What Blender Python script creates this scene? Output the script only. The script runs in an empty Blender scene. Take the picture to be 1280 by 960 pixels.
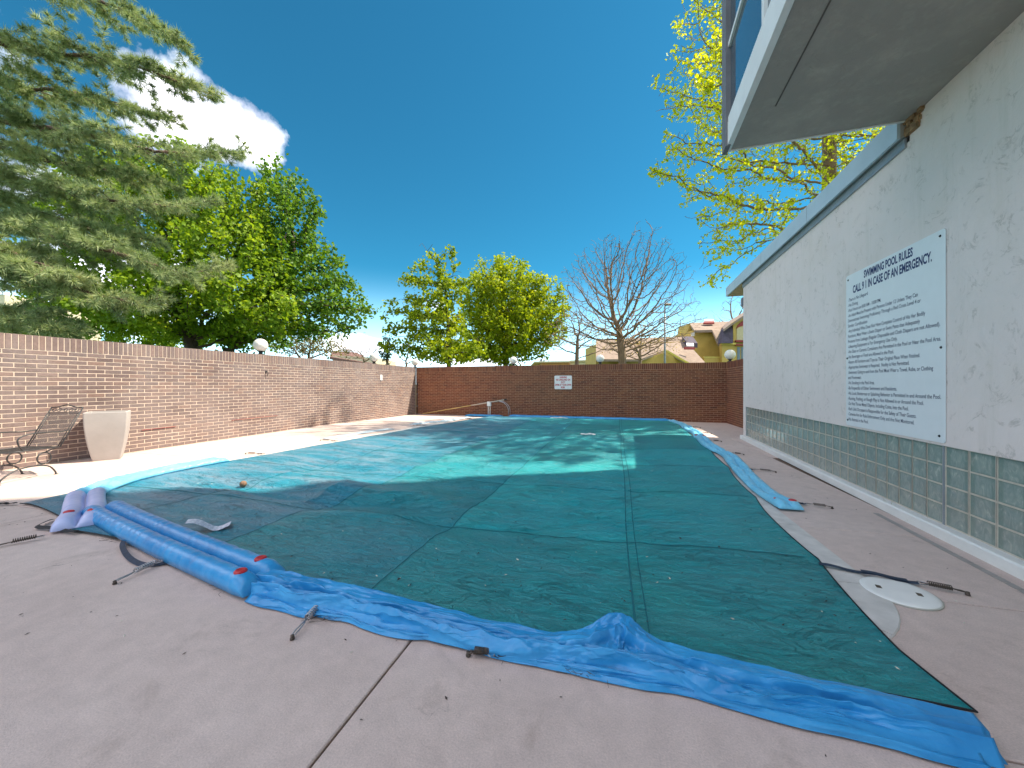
import bpy, math, random
import numpy as np
from mathutils import Vector, Matrix
from mathutils import noise as mnoise
random.seed(7)
RNG = np.random.default_rng(11)
scene = bpy.context.scene
COL = scene.collection
PI = math.pi

# ------------------------------------------------------------------ camera
FOC, HC, YAW = 467.0, 1.41, math.atan(131 / 467.0)
cd = bpy.data.cameras.new("camera")
cam = bpy.data.objects.new("camera", cd)
COL.objects.link(cam)
cam.location = (0, 0, HC)
cam.rotation_euler = (PI / 2, 0, YAW)
cd.sensor_width = 36.0
cd.lens = 36.0 * FOC / 1280.0
cd.clip_start = 0.05
cd.clip_end = 3000
scene.camera = cam
CF, SF = math.cos(YAW), math.sin(YAW)

# ------------------------------------------------------------------ light
SUN_AZ_VEC = Vector((0.885, 0.466, 0)).normalized()
SUN_EL = math.radians(55)
sun_dir = Vector((SUN_AZ_VEC.x * math.cos(SUN_EL), SUN_AZ_VEC.y * math.cos(SUN_EL), math.sin(SUN_EL)))
sl = bpy.data.lights.new("sun", 'SUN')
sl.energy = 2.05
sl.angle = math.radians(0.6)
sl.color = (1.0, 0.89, 0.72)
so = bpy.data.objects.new("sun", sl)
COL.objects.link(so)
so.rotation_euler = sun_dir.to_track_quat('Z', 'Y').to_euler()

world = bpy.data.worlds.new("World")
scene.world = world
world.use_nodes = True
wt = world.node_tree
wt.nodes.clear()
def wn(t, **k):
    n = wt.nodes.new(t)
    for a, b in k.items():
        setattr(n, a, b)
    return n
wo = wn('ShaderNodeOutputWorld')
bg = wn('ShaderNodeBackground')
bg.inputs['Strength'].default_value = 0.15
sky = wn('ShaderNodeTexSky', sky_type='NISHITA')
sky.sun_disc = False
sky.sun_elevation = SUN_EL
sky.sun_rotation = math.atan2(SUN_AZ_VEC.x, SUN_AZ_VEC.y)
sky.altitude = 1700
sky.air_density = 1.0
sky.dust_density = 0.6
sky.ozone_density = 1.0
tint = wn('ShaderNodeMix', data_type='RGBA', blend_type='MULTIPLY')
tint.inputs[0].default_value = 1.0
tint.inputs[7].default_value = (0.047, 0.212, 0.232, 1)
wt.links.new(sky.outputs[0], tint.inputs[6])
tc = wn('ShaderNodeTexCoord')
nz = wn('ShaderNodeTexNoise')
nz.inputs['Scale'].default_value = 9.0
nz.inputs['Detail'].default_value = 9.0
nz.inputs['Roughness'].default_value = 0.62
wt.links.new(tc.outputs['Generated'], nz.inputs['Vector'])
def viewdir(px, py):
    u = (px - 640) / FOC
    v = -(py - 480) / FOC
    return Vector((u * CF - SF, u * SF + CF, v)).normalized()
def math_node(op, a, b=None, clamp=False):
    n = wn('ShaderNodeMath', operation=op)
    n.use_clamp = clamp
    for i, x in enumerate((a, b)):
        if x is None:
            continue
        if isinstance(x, (int, float)):
            n.inputs[i].default_value = x
        else:
            wt.links.new(x, n.inputs[i])
    return n.outputs[0]
cl = None
def bear(az, el):
    """bearing of an added fill cloud: degrees from +Y clockwise, elevation"""
    a, e = math.radians(az), math.radians(el)
    return Vector((math.sin(a) * math.cos(e), math.cos(a) * math.cos(e), math.sin(e)))
FILL_CLOUDS = [(bear(a, e), None, r, q, .95) for a, e, r, q in ((-95, 30, .42, 1.2), (-120, 55, .38, 1.1), (-150, 28, .45, 1.3), (175, 50, .42, 1.1), (150, 25, .4, 1.3), (120, 48, .4, 1.1), (95, 22, .4, 1.5), (-175, 78, .36, 1.0), (-85, 60, .25, 1.1))]  # unseen clouds added behind and beside the lens to brighten the shade
# clouds: centre direction, angular radius, vertical squash
for (px, py, rad, sq, dens) in [(262, 160, .085, 1.35, .95), (318, 180, .070, 1.25, .9), (215, 148, .10, 1.2, .9), (447, 432, .10, 3.2, 1.0),
                                (545, 382, .035, 2.2, .5), (610, 452, .2, 6, .8), (120, 350, .25, 1.8, .62), (30, 240, .16, 1.6, .5),
                                (700, 470, .16, 3.5, .9)] + FILL_CLOUDS:
    d = viewdir(px, py) if py is not None else px
    sb = wn('ShaderNodeVectorMath', operation='SUBTRACT')
    wt.links.new(tc.outputs['Generated'], sb.inputs[0])
    sb.inputs[1].default_value = d
    ml = wn('ShaderNodeVectorMath', operation='MULTIPLY')
    wt.links.new(sb.outputs[0], ml.inputs[0])
    ml.inputs[1].default_value = (1, 1, sq)
    ln = wn('ShaderNodeVectorMath', operation='LENGTH')
    wt.links.new(ml.outputs[0], ln.inputs[0])
    m = math_node('SUBTRACT', 1.0, math_node('DIVIDE', ln.outputs['Value'], rad))
    m = math_node('MULTIPLY', m, dens)
    cl = m if cl is None else math_node('MAXIMUM', cl, m)
dn = math_node('ADD', math_node('MULTIPLY', cl, 1.0), math_node('MULTIPLY', math_node('SUBTRACT', nz.outputs[0], 0.5), 1.9))
mask = math_node('MULTIPLY', math_node('SUBTRACT', dn, 0.10), 1.35, clamp=True)
sp = wn('ShaderNodeSeparateXYZ')
wt.links.new(tc.outputs['Generated'], sp.inputs[0])
# pale horizon band
hz = math_node('MULTIPLY', math_node('POWER', math_node('SUBTRACT', 1.0, math_node('MULTIPLY', math_node('ABSOLUTE', sp.outputs['Z']), 3.4), clamp=True), 2.0), 0.75)
hmix = wn('ShaderNodeMix', data_type='RGBA')
wt.links.new(hz, hmix.inputs[0])
wt.links.new(tint.outputs[2], hmix.inputs[6])
hmix.inputs[7].default_value = (4.2, 6.0, 7.0, 1)
cmix = wn('ShaderNodeMix', data_type='RGBA')
cmix.inputs[7].default_value = (7.4, 7.2, 7.4, 1)
nz2 = wn('ShaderNodeTexNoise')
nz2.inputs['Scale'].default_value = 14.0
nz2.inputs['Detail'].default_value = 6.0
wt.links.new(tc.outputs['Generated'], nz2.inputs['Vector'])
cr2 = wn('ShaderNodeValToRGB')
cr2.color_ramp.elements[0].position = .42; cr2.color_ramp.elements[0].color = (.50, .47, .52, 1)
cr2.color_ramp.elements[1].position = .72; cr2.color_ramp.elements[1].color = (1, .99, .99, 1)
wt.links.new(nz2.outputs[0], cr2.inputs[0])
csc = wn('ShaderNodeVectorMath', operation='SCALE')
csc.inputs['Scale'].default_value = 7.0
wt.links.new(cr2.outputs[0], csc.inputs[0])
wt.links.new(csc.outputs[0], cmix.inputs[7])
wt.links.new(mask, cmix.inputs[0])
wt.links.new(hmix.outputs[2], cmix.inputs[6])
wt.links.new(cmix.outputs[2], bg.inputs['Color'])
wt.links.new(bg.outputs[0], wo.inputs[0])

vs = scene.view_settings
vs.view_transform = 'Standard'
vs.look = 'None'
vs.exposure = 2.24
vs.gamma = 1.0
vs.use_curve_mapping = False
scene.render.engine = 'CYCLES'
scene.cycles.max_bounces = 8
scene.cycles.diffuse_bounces = 5
scene.cycles.transmission_bounces = 6
scene.cycles.transparent_max_bounces = 8

# ------------------------------------------------------------------ helpers
def at(px, py, depth):
    """point that the survey of the photograph puts at this depth (metres in front of the lens)"""
    X = (px - 640) / FOC * depth
    return Vector((X * CF - depth * SF, X * SF + depth * CF, HC - (py - 480) / FOC * depth))
def floor_at(px, py, z=0.0):
    depth = (HC - z) * FOC / (py - 480)
    p = at(px, py, depth)
    return Vector((p.x, p.y, z))
BA = math.radians(2.0)
SA, CA = math.sin(BA), math.cos(BA)
BOX = 2.91 - 4.5 * SA / CA
def bw(p, q, z):
    """building frame: p into the building, q along the wall away from the lens"""
    return Vector((BOX + q * SA + p * CA, q * CA - p * SA, z))
def gz(x, y):
    return -0.08 * min(max((y - 11.0) / 5.0, 0), 1)

def tag(o, label=None, cat=None, group=None, kind=None):
    if label: o['label'] = label
    if cat: o['category'] = cat
    if group: o['group'] = group
    if kind: o['kind'] = kind
    return o
def empty(name, loc=(0, 0, 0), rz=0.0):
    o = bpy.data.objects.new(name, None)
    o.empty_display_size = 0.2
    COL.objects.link(o)
    o.location = loc
    o.rotation_euler = (0, 0, rz)
    return o
def link_mesh(name, me, mat=None, parent=None, smooth=False):
    o = bpy.data.objects.new(name, me)
    COL.objects.link(o)
    if mat and not me.materials:
        me.materials.append(mat)
    if parent:
        o.parent = parent
    if smooth:
        me.polygons.foreach_set('use_smooth', [True] * len(me.polygons))
    return o
def np_mesh(name, V, Fc):
    V = np.asarray(V, dtype=np.float32).reshape(-1, 3)
    Fc = np.asarray(Fc, dtype=np.int32)
    k = Fc.shape[1]
    me = bpy.data.meshes.new(name)
    me.vertices.add(len(V))
    me.vertices.foreach_set('co', V.ravel())
    me.loops.add(Fc.size)
    me.loops.foreach_set('vertex_index', Fc.ravel())
    me.polygons.add(len(Fc))
    me.polygons.foreach_set('loop_start', np.arange(0, Fc.size, k, dtype=np.int32))
    me.polygons.foreach_set('loop_total', np.full(len(Fc), k, dtype=np.int32))
    me.update(calc_edges=True)
    me.validate()
    return me

class MB:
    """collects shapes, builds ONE mesh object"""
    def __init__(s):
        s.v = []; s.f = []
    def add(s, vs, fs):
        b = len(s.v)
        s.v += [tuple(v) for v in vs]
        s.f += [tuple(i + b for i in f) for f in fs]
    def hexa(s, P, ch=0.0):
        """8 corners: bottom 0-3 ccw, top 4-7"""
        s.add(P, [(3, 2, 1, 0), (4, 5, 6, 7), (0, 1, 5, 4), (1, 2, 6, 5), (2, 3, 7, 6), (3, 0, 4, 7)])
    def box(s, x0, x1, y0, y1, z0, z1, fn=None):
        P = [(x0, y0, z0), (x1, y0, z0), (x1, y1, z0), (x0, y1, z0), (x0, y0, z1), (x1, y0, z1), (x1, y1, z1), (x0, y1, z1)]
        if fn: P = [fn(*p) for p in P]
        s.hexa(P)
    def cbox(s, x0, x1, y0, y1, z0, z1, c, fn=None):
        """box with chamfered upper edges and vertical corners"""
        P = []
        for z, i in ((z0, 0), (z1 - c, 0), (z1, c)):
            a, b, d, e = x0 + i, x1 - i, y0 + i, y1 - i
            P += [(a + c, d, z), (b - c, d, z), (b, d + c, z), (b, e - c, z), (b - c, e, z), (a + c, e, z), (a, e - c, z), (a, d + c, z)]
        if fn: P = [fn(*p) for p in P]
        fs = [tuple(range(7, -1, -1)), tuple(range(16, 24))]
        for l in (0, 8):
            for k in range(8):
                fs.append((l + k, l + (k + 1) % 8, l + 8 + (k + 1) % 8, l + 8 + k))
        s.add(P, fs)
    def prism(s, poly, axis_vec, close=True):
        n = len(poly)
        a = Vector(axis_vec)
        P = [Vector(p) for p in poly] + [Vector(p) + a for p in poly]
        fs = [tuple(range(n - 1, -1, -1)), tuple(range(n, 2 * n))]
        for i in range(n):
            j = (i + 1) % n
            fs.append((i, j, n + j, n + i))
        s.add(P, fs)
    def tube(s, pts, r, seg=8, closed=False, caps=True):
        pts = [Vector(p) for p in pts]
        n = len(pts)
        rs = r if isinstance(r, (list, tuple)) else [r] * n
        b = len(s.v)
        up = Vector((0, 0, 1))
        prev = None
        for i, p in enumerate(pts):
            if closed:
                t = pts[(i + 1) % n] - pts[i - 1]
            else:
                t = pts[min(i + 1, n - 1)] - pts[max(i - 1, 0)]
            t.normalize()
            if prev is None:
                prev = t.cross(up if abs(t.z) < .95 else Vector((1, 0, 0))).normalized()
            a = (prev - t * prev.dot(t)).normalized()
            prev = a
            c = t.cross(a)
            for k in range(seg):
                w = 2 * PI * k / seg
                s.v.append(tuple(p + (a * math.cos(w) + c * math.sin(w)) * rs[i]))
        m = n if closed else n - 1
        for i in range(m):
            for k in range(seg):
                i2 = (i + 1) % n
                s.f.append((b + i * seg + k, b + i * seg + (k + 1) % seg, b + i2 * seg + (k + 1) % seg, b + i2 * seg + k))
        if caps and not closed:
            s.f.append(tuple(b + k for k in range(seg))[::-1])
            s.f.append(tuple(b + (n - 1) * seg + k for k in range(seg)))
    def lathe(s, prof, seg=24, centre=(0, 0, 0)):
        b = len(s.v)
        cx, cy, cz = centre
        for r, z in prof:
            for k in range(seg):
                w = 2 * PI * k / seg
                s.v.append((cx + r * math.cos(w), cy + r * math.sin(w), cz + z))
        for i in range(len(prof) - 1):
            for k in range(seg):
                s.f.append((b + i * seg + k, b + i * seg + (k + 1) % seg, b + (i + 1) * seg + (k + 1) % seg, b + (i + 1) * seg + k))
        s.f.append(tuple(b + k for k in range(seg))[::-1])
        s.f.append(tuple(b + (len(prof) - 1) * seg + k for k in range(seg)))
    def build(s, name, mat, parent=None, smooth=False):
        me = bpy.data.meshes.new(name)
        me.from_pydata(s.v, [], s.f)
        me.update()
        return link_mesh(name, me, mat, parent, smooth)

# ------------------------------------------------------------------ materials
def new_mat(name):
    m = bpy.data.materials.new(name)
    m.use_nodes = True
    nt = m.node_tree
    return m, nt, nt.nodes['Principled BSDF']
def lk(nt, a, b): nt.links.new(a, b)
def tex_coord(nt, scale=(1, 1, 1), rot=(0, 0, 0), kind='Object'):
    t = nt.nodes.new('ShaderNodeTexCoord')
    m = nt.nodes.new('ShaderNodeMapping')
    m.inputs['Scale'].default_value = scale
    m.inputs['Rotation'].default_value = rot
    lk(nt, t.outputs[kind], m.inputs[0])
    return m.outputs[0]
def noise(nt, vec, scale, detail=4, rough=0.55, dist=0.0):
    n = nt.nodes.new('ShaderNodeTexNoise')
    n.inputs['Scale'].default_value = scale
    n.inputs['Detail'].default_value = detail
    n.inputs['Roughness'].default_value = rough
    n.inputs['Distortion'].default_value = dist
    lk(nt, vec, n.inputs['Vector'])
    return n.outputs[0]
def ramp(nt, fac, stops):
    r = nt.nodes.new('ShaderNodeValToRGB')
    els = r.color_ramp.elements
    while len(els) < len(stops): els.new(0.5)
    for e, (p, c) in zip(els, stops):
        e.position = p
        e.color = (c[0], c[1], c[2], 1) if not isinstance(c, (int, float)) else (c, c, c, 1)
    lk(nt, fac, r.inputs[0])
    return r.outputs[0]
def mix(nt, fac, a, b, blend='MIX'):
    n = nt.nodes.new('ShaderNodeMix')
    n.data_type = 'RGBA'; n.blend_type = blend
    for i, x in ((0, fac), (6, a), (7, b)):
        if isinstance(x, (int, float)): n.inputs[i].default_value = x
        elif isinstance(x, tuple): n.inputs[i].default_value = (*x[:3], 1)
        else: lk(nt, x, n.inputs[i])
    return n.outputs[2]
def mth(nt, op, a, b=0.0):
    n = nt.nodes.new('ShaderNodeMath'); n.operation = op
    for i, x in ((0, a), (1, b)):
        if isinstance(x, (int, float)): n.inputs[i].default_value = x
        else: lk(nt, x, n.inputs[i])
    return n.outputs[0]
def bump(nt, bs, h, strength=0.3, dist=0.01):
    b = nt.nodes.new('ShaderNodeBump')
    b.inputs['Strength'].default_value = strength
    b.inputs['Distance'].default_value = dist
    lk(nt, h, b.inputs['Height'])
    lk(nt, b.outputs[0], bs.inputs['Normal'])
def simple(name, col, rough=0.6, metal=0.0, var=0.12, nscale=8.0, bstr=0.15, bscale=60.0, spec=0.5, coat=0.0):
    m, nt, bs = new_mat(name)
    v = tex_coord(nt)
    n = noise(nt, v, nscale, 5)
    d = tuple(c * (1 - var) for c in col); l = tuple(min(c * (1 + var), 1) for c in col)
    lk(nt, ramp(nt, n, [(0.3, d), (0.7, l)]), bs.inputs['Base Color'])
    bs.inputs['Roughness'].default_value = rough
    bs.inputs['Metallic'].default_value = metal
    bs.inputs['Specular IOR Level'].default_value = spec
    bs.inputs['Coat Weight'].default_value = coat
    if bstr: bump(nt, bs, noise(nt, v, bscale, 3), bstr, 0.004)
    return m
def piece_random(nt):
    """a number of its own for each piece, whether it is an object or an island of a joined part"""
    oi = nt.nodes.new('ShaderNodeObjectInfo')
    ge = nt.nodes.new('ShaderNodeNewGeometry')
    return mth(nt, 'FRACT', mth(nt, 'ADD', oi.outputs['Random'], ge.outputs['Random Per Island']))
def brick_mat(name, cols, wear, wear_amt):
    m, nt, bs = new_mat(name)
    r = piece_random(nt)
    base = ramp(nt, r, [(i / (len(cols) - 1), c) for i, c in enumerate(cols)])
    g = nt.nodes.new('ShaderNodeNewGeometry')
    n1 = noise(nt, g.outputs['Position'], 0.9, 5, 0.6)
    n2 = noise(nt, g.outputs['Position'], 22, 5, 0.7)
    c = mix(nt, mth(nt, 'MULTIPLY', ramp(nt, n1, [(0.38, 0.0), (0.68, 1.0)]), wear_amt), base, wear)
    c = mix(nt, 0.45, c, ramp(nt, n2, [(0.3, 0.55), (0.7, 1.35)]), 'MULTIPLY')
    lk(nt, c, bs.inputs['Base Color'])
    bs.inputs['Roughness'].default_value = 0.82
    bump(nt, bs, noise(nt, g.outputs['Position'], 55, 5, 0.7), 0.5, 0.004)
    return m
M = {}
M['brick_pale'] = brick_mat('weathered_lit_brick', [(.125, .083, .080), (.185, .125, .115), (.155, .115, .112), (.225, .14, .115), (.14, .095, .092)], (.29, .235, .225), 0.5)  # efflorescence, plus sunlight on the long wall put into the brick colour
M['brick_dark'] = brick_mat('red_brick', [(.13, .038, .02), (.21, .062, .03), (.165, .046, .024), (.25, .085, .036), (.11, .034, .022)], (.27, .13, .06), 0.3)  # darker brick copy, with the far wall's shade put into its colour
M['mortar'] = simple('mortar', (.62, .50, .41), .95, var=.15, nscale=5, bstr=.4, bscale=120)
M['mortar_dark'] = simple('shaded_mortar', (.46, .27, .17), .95, var=.2, nscale=5, bstr=.4, bscale=120)  # mortar copy toned darker for the shaded walls
def deck_mat():
    m, nt, bs = new_mat('deck_concrete')
    v = tex_coord(nt, kind='Object')
    g = nt.nodes.new('ShaderNodeNewGeometry')
    P = g.outputs['Position']
    a = noise(nt, P, 0.7, 6, 0.6)
    b = noise(nt, P, 130, 3, 0.7)
    c = noise(nt, P, 9, 6, 0.65)
    col = ramp(nt, a, [(0.25, (.56, .44, .395)), (0.5, (.63, .50, .45)), (0.78, (.68, .55, .50))])
    col = mix(nt, 0.55, col, ramp(nt, c, [(0.28, .80), (0.7, 1.12)]), 'MULTIPLY')
    col = mix(nt, 0.6, col, ramp(nt, b, [(0.3, .72), (0.72, 1.22)]), 'MULTIPLY')
    # leaf and rust stains
    s = noise(nt, P, 2.1, 8, 0.72, 0.8)
    col = mix(nt, mth(nt, 'MULTIPLY', ramp(nt, s, [(0.57, 0.0), (0.78, 1.0)]), 0.6), col, (.30, .22, .18))
    vo = nt.nodes.new('ShaderNodeTexVoronoi'); vo.feature = 'DISTANCE_TO_EDGE'; vo.inputs['Scale'].default_value = .55
    wob = nt.nodes.new('ShaderNodeVectorMath'); wob.operation = 'ADD'
    lk(nt, P, wob.inputs[0])
    nw = nt.nodes.new('ShaderNodeTexNoise'); nw.inputs['Scale'].default_value = 3.0; nw.inputs['Detail'].default_value = 5
    lk(nt, P, nw.inputs['Vector']); lk(nt, nw.outputs['Color'], wob.inputs[1]); lk(nt, wob.outputs[0], vo.inputs['Vector'])
    ck = mth(nt, 'MULTIPLY', ramp(nt, vo.outputs['Distance'], [(0.0, 1.0), (0.0035, 0.0)]), ramp(nt, noise(nt, P, .8, 3), [(0.52, 0.0), (0.60, 1.0)]))
    col = mix(nt, mth(nt, 'MULTIPLY', ck, 0.6), col, (.10, .075, .065))
    lk(nt, col, bs.inputs['Base Color'])
    bs.inputs['Roughness'].default_value = 0.88
    bump(nt, bs, mth(nt, 'ADD', b, mth(nt, 'MULTIPLY', c, 1.5)), 0.5, 0.003)
    return m
M['deck'] = deck_mat()
M['coping'] = simple('coping_stone', (.60, .57, .54), .8, var=.14, nscale=7, bstr=.35, bscale=90)
def stucco_mat(name='stucco', base=(.82, .715, .68), amt=1.0):
    m, nt, bs = new_mat(name)
    g = nt.nodes.new('ShaderNodeNewGeometry')
    P = g.outputs['Position']
    a = noise(nt, P, 0.8, 5, 0.6)
    w = noise(nt, P, 3.2, 7, 0.62, 1.6)
    k = ramp(nt, w, [(0.47, 0.0), (0.5, 1.0), (0.53, 0.0)])          # trowel edges
    f = noise(nt, P, 6.5, 5, 0.6)
    k2 = mth(nt, 'MULTIPLY', k, ramp(nt, f, [(0.50, 0.0), (0.63, 1.0)]))
    col = ramp(nt, a, [(0.3, tuple(c * .94 for c in base)), (0.7, base)])
    col = mix(nt, mth(nt, 'MULTIPLY', k2, 0.5 * amt), col, (.36, .31, .27))
    sp_ = ramp(nt, noise(nt, P, 34, 4, 0.7), [(0.66, 0.0), (0.74, 1.0)])
    sp2 = mth(nt, 'MULTIPLY', sp_, ramp(nt, noise(nt, P, 2.2, 3), [(0.5, 0.0), (0.66, 1.0)]))
    col = mix(nt, mth(nt, 'MULTIPLY', sp2, 0.42 * amt), col, (.42, .35, .29))
    stain = ramp(nt, noise(nt, P, 1.1, 6, 0.7), [(0.5, 0.0), (0.8, 1.0)])
    col = mix(nt, mth(nt, 'MULTIPLY', stain, 0.4 * amt), col, (.66, .58, .49))
    mr = nt.nodes.new('ShaderNodeMapping'); mr.inputs['Scale'].default_value = (3.5, 3.5, .35)
    lk(nt, P, mr.inputs[0])
    run = ramp(nt, noise(nt, mr.outputs[0], 1.6, 6, .7), [(0.52, 0.0), (0.74, 1.0)])
    col = mix(nt, mth(nt, 'MULTIPLY', run, 0.38 * amt), col, (.56, .50, .42))
    lk(nt, col, bs.inputs['Base Color'])
    bs.inputs['Roughness'].default_value = 0.85
    h = mth(nt, 'ADD', mth(nt, 'MULTIPLY', w, 2.0), mth(nt, 'ADD', mth(nt, 'MULTIPLY', k2, -0.5), mth(nt, 'MULTIPLY', noise(nt, P, 45, 4, .7), 0.25)))
    bump(nt, bs, h, 0.35, 0.02)
    return m
M['stucco'] = stucco_mat()
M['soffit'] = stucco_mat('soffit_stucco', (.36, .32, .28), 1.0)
M['white_paint'] = simple('white_paint', (.80, .79, .76), .5, var=.05, nscale=5, bstr=.15, bscale=30)
M['fascia'] = simple('pale_blue_metal', (.50, .60, .66), .42, var=.06, nscale=3, bstr=.05)
M['trim'] = simple('grey_metal_trim', (.30, .33, .36), .45, metal=.35, var=.1, nscale=6, bstr=.08)
M['wood_soffit'] = simple('raw_plywood', (.50, .36, .22), .8, var=.2, nscale=10)
M['broken'] = simple('exposed_sheathing', (.30, .18, .09), .9, var=.5, nscale=18, bstr=.8, bscale=40)
def glass_block_mat():
    m, nt, bs = new_mat('wavy_glass_block')
    v = tex_coord(nt, (1, 1, 1))
    oi = nt.nodes.new('ShaderNodeObjectInfo')
    ad = nt.nodes.new('ShaderNodeVectorMath'); ad.operation = 'ADD'
    lk(nt, v, ad.inputs[0])
    cb = nt.nodes.new('ShaderNodeCombineXYZ')
    lk(nt, mth(nt, 'MULTIPLY', oi.outputs['Random'], 9.0), cb.inputs[1])
    lk(nt, cb.outputs[0], ad.inputs[1])
    V = ad.outputs[0]
    w = nt.nodes.new('ShaderNodeTexWave')
    w.inputs['Scale'].default_value = 5.0
    w.inputs['Distortion'].default_value = 7.0
    w.inputs['Detail'].default_value = 2.0
    w.inputs['Detail Scale'].default_value = 1.4
    mp = nt.nodes.new('ShaderNodeMapping'); mp.inputs['Rotation'].default_value = (0.9, 0.2, 0.5)
    lk(nt, V, mp.inputs[0]); lk(nt, mp.outputs[0], w.inputs['Vector'])
    n = noise(nt, V, 9, 3, .5, 1.2)
    hgt = mth(nt, 'ADD', mth(nt, 'MULTIPLY', w.outputs['Fac'], .2), mth(nt, 'MULTIPLY', n, .6))
    so_ = nt.nodes.new('ShaderNodeSeparateXYZ')
    lk(nt, v, so_.inputs[0])
    ed = mth(nt, 'MAXIMUM', mth(nt, 'ABSOLUTE', so_.outputs[1]), mth(nt, 'ABSOLUTE', so_.outputs[2]))
    rim = ramp(nt, ed, [(0.068, 0.0), (0.086, 1.0)])
    mpk = nt.nodes.new('ShaderNodeMapping'); mpk.inputs['Scale'].default_value = (1, 1.0, .45); mpk.inputs['Rotation'].default_value = (.5, 0, 0)
    lk(nt, V, mpk.inputs[0])
    glint = noise(nt, mpk.outputs[0], 16, 4, .55, 2.2)
    gl = ramp(nt, glint, [(0.30, (.36, .43, .40)), (0.52, (.47, .54, .49)), (0.62, (.56, .60, .53)), (0.70, (.80, .80, .72))])  # pale and dark streaks paint the glints and refraction of wavy glass
    gl = mix(nt, mth(nt, 'MULTIPLY', rim, .55), gl, (.22, .32, .28))
    lk(nt, gl, bs.inputs['Base Color'])
    bs.inputs['Transmission Weight'].default_value = 0.40
    bs.inputs['Roughness'].default_value = 0.10
    bs.inputs['IOR'].default_value = 1.5
    bs.inputs['Coat Weight'].default_value = 0.3
    bump(nt, bs, hgt, 0.45, 0.02)
    return m
M['glass_block'] = glass_block_mat()
M['grout'] = simple('block_grout', (.56, .50, .42), .85, var=.12, nscale=14, bstr=.3)
M['room'] = simple('room_paint', (.62, .60, .50), .8)
def cover_mat():
    m, nt, bs = new_mat('mesh_cover_cloth')
    g = nt.nodes.new('ShaderNodeNewGeometry')
    P = g.outputs['Position']
    a = noise(nt, P, 0.55, 5, 0.6)
    col = ramp(nt, a, [(0.3, (.006, .275, .325)), (0.52, (.008, .325, .35)), (0.75, (.012, .375, .36))])
    sx = nt.nodes.new('ShaderNodeSeparateXYZ'); lk(nt, P, sx.inputs[0])
    # each sewn panel has its own tone; the left panels are bluer
    cx = mth(nt, 'FLOOR', mth(nt, 'DIVIDE', mth(nt, 'SUBTRACT', sx.outputs[0], .1), 1.7))
    cy = mth(nt, 'FLOOR', mth(nt, 'DIVIDE', mth(nt, 'SUBTRACT', sx.outputs[1], .08), 1.72))
    pc = nt.nodes.new('ShaderNodeCombineXYZ'); lk(nt, cx, pc.inputs[0]); lk(nt, cy, pc.inputs[1])
    wnz = nt.nodes.new('ShaderNodeTexWhiteNoise'); wnz.noise_dimensions = '2D'; lk(nt, pc.outputs[0], wnz.inputs['Vector'])
    col = mix(nt, 1.0, col, ramp(nt, wnz.outputs['Value'], [(0, .84), (1, 1.16)]), 'MULTIPLY')
    blue = mth(nt, 'MULTIPLY', ramp(nt, mth(nt, 'MULTIPLY', mth(nt, 'ADD', cx, 5.0), 1 / 6.0), [(0.30, 1.0), (0.50, .35), (0.70, 0.0)]), .75)
    col = mix(nt, blue, col, (.016, .19, .33))
    # lavender dust, streaked along the folds to paint the billow highlights
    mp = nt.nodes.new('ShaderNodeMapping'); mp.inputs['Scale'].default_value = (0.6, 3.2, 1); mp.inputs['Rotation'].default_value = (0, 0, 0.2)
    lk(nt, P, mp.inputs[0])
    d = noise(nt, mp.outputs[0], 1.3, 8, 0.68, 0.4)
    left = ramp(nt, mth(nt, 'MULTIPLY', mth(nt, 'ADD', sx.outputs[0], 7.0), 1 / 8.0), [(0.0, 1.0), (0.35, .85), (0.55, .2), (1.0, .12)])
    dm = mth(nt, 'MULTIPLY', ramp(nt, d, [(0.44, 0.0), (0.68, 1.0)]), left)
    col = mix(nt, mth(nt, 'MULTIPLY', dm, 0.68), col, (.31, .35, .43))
    d2 = noise(nt, P, 7, 7, 0.75, 0.3)
    col = mix(nt, mth(nt, 'MULTIPLY', ramp(nt, d2, [(0.58, 0.0), (0.75, 1.0)]), 0.18), col, (.13, .30, .30))
    mp3 = nt.nodes.new('ShaderNodeMapping'); mp3.inputs['Scale'].default_value = (1.0, 2.2, 1); mp3.inputs['Rotation'].default_value = (0, 0, -0.3)
    lk(nt, P, mp3.inputs[0])
    cr0 = noise(nt, mp3.outputs[0], 2.2, 6, 0.6, 1.5)
    ln_ = ramp(nt, cr0, [(0.482, 0.0), (0.5, 1.0), (0.518, 0.0)])
    pm = ramp(nt, noise(nt, P, 1.6, 3), [(0.42, 0.0), (0.6, 1.0)])
    col = mix(nt, mth(nt, 'MULTIPLY', mth(nt, 'MULTIPLY', ln_, pm), 0.07), col, (.003, .10, .13))  # shade of the fine creases painted as faint dark lines
    weave = noise(nt, P, 240, 2, 0.5)
    col = mix(nt, 0.35, col, ramp(nt, weave, [(0.3, .65), (0.7, 1.35)]), 'MULTIPLY')
    lk(nt, col, bs.inputs['Base Color'])
    bs.inputs['Roughness'].default_value = 0.36
    bs.inputs['Specular IOR Level'].default_value = 0.5
    bs.inputs['Sheen Weight'].default_value = 0.0
    bs.inputs['Sheen Tint'].default_value = (.6, .95, 1, 1)
    mp2 = nt.nodes.new('ShaderNodeMapping'); mp2.inputs['Scale'].default_value = (1.0, 2.4, 1); mp2.inputs['Rotation'].default_value = (0, 0, -0.3)
    lk(nt, P, mp2.inputs[0])
    cr = mth(nt, 'ADD', mth(nt, 'MULTIPLY', noise(nt, mp2.outputs[0], 7, 6, 0.62, 1.3), .6), mth(nt, 'MULTIPLY', mth(nt, 'MULTIPLY', ln_, pm), -.16))
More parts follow.
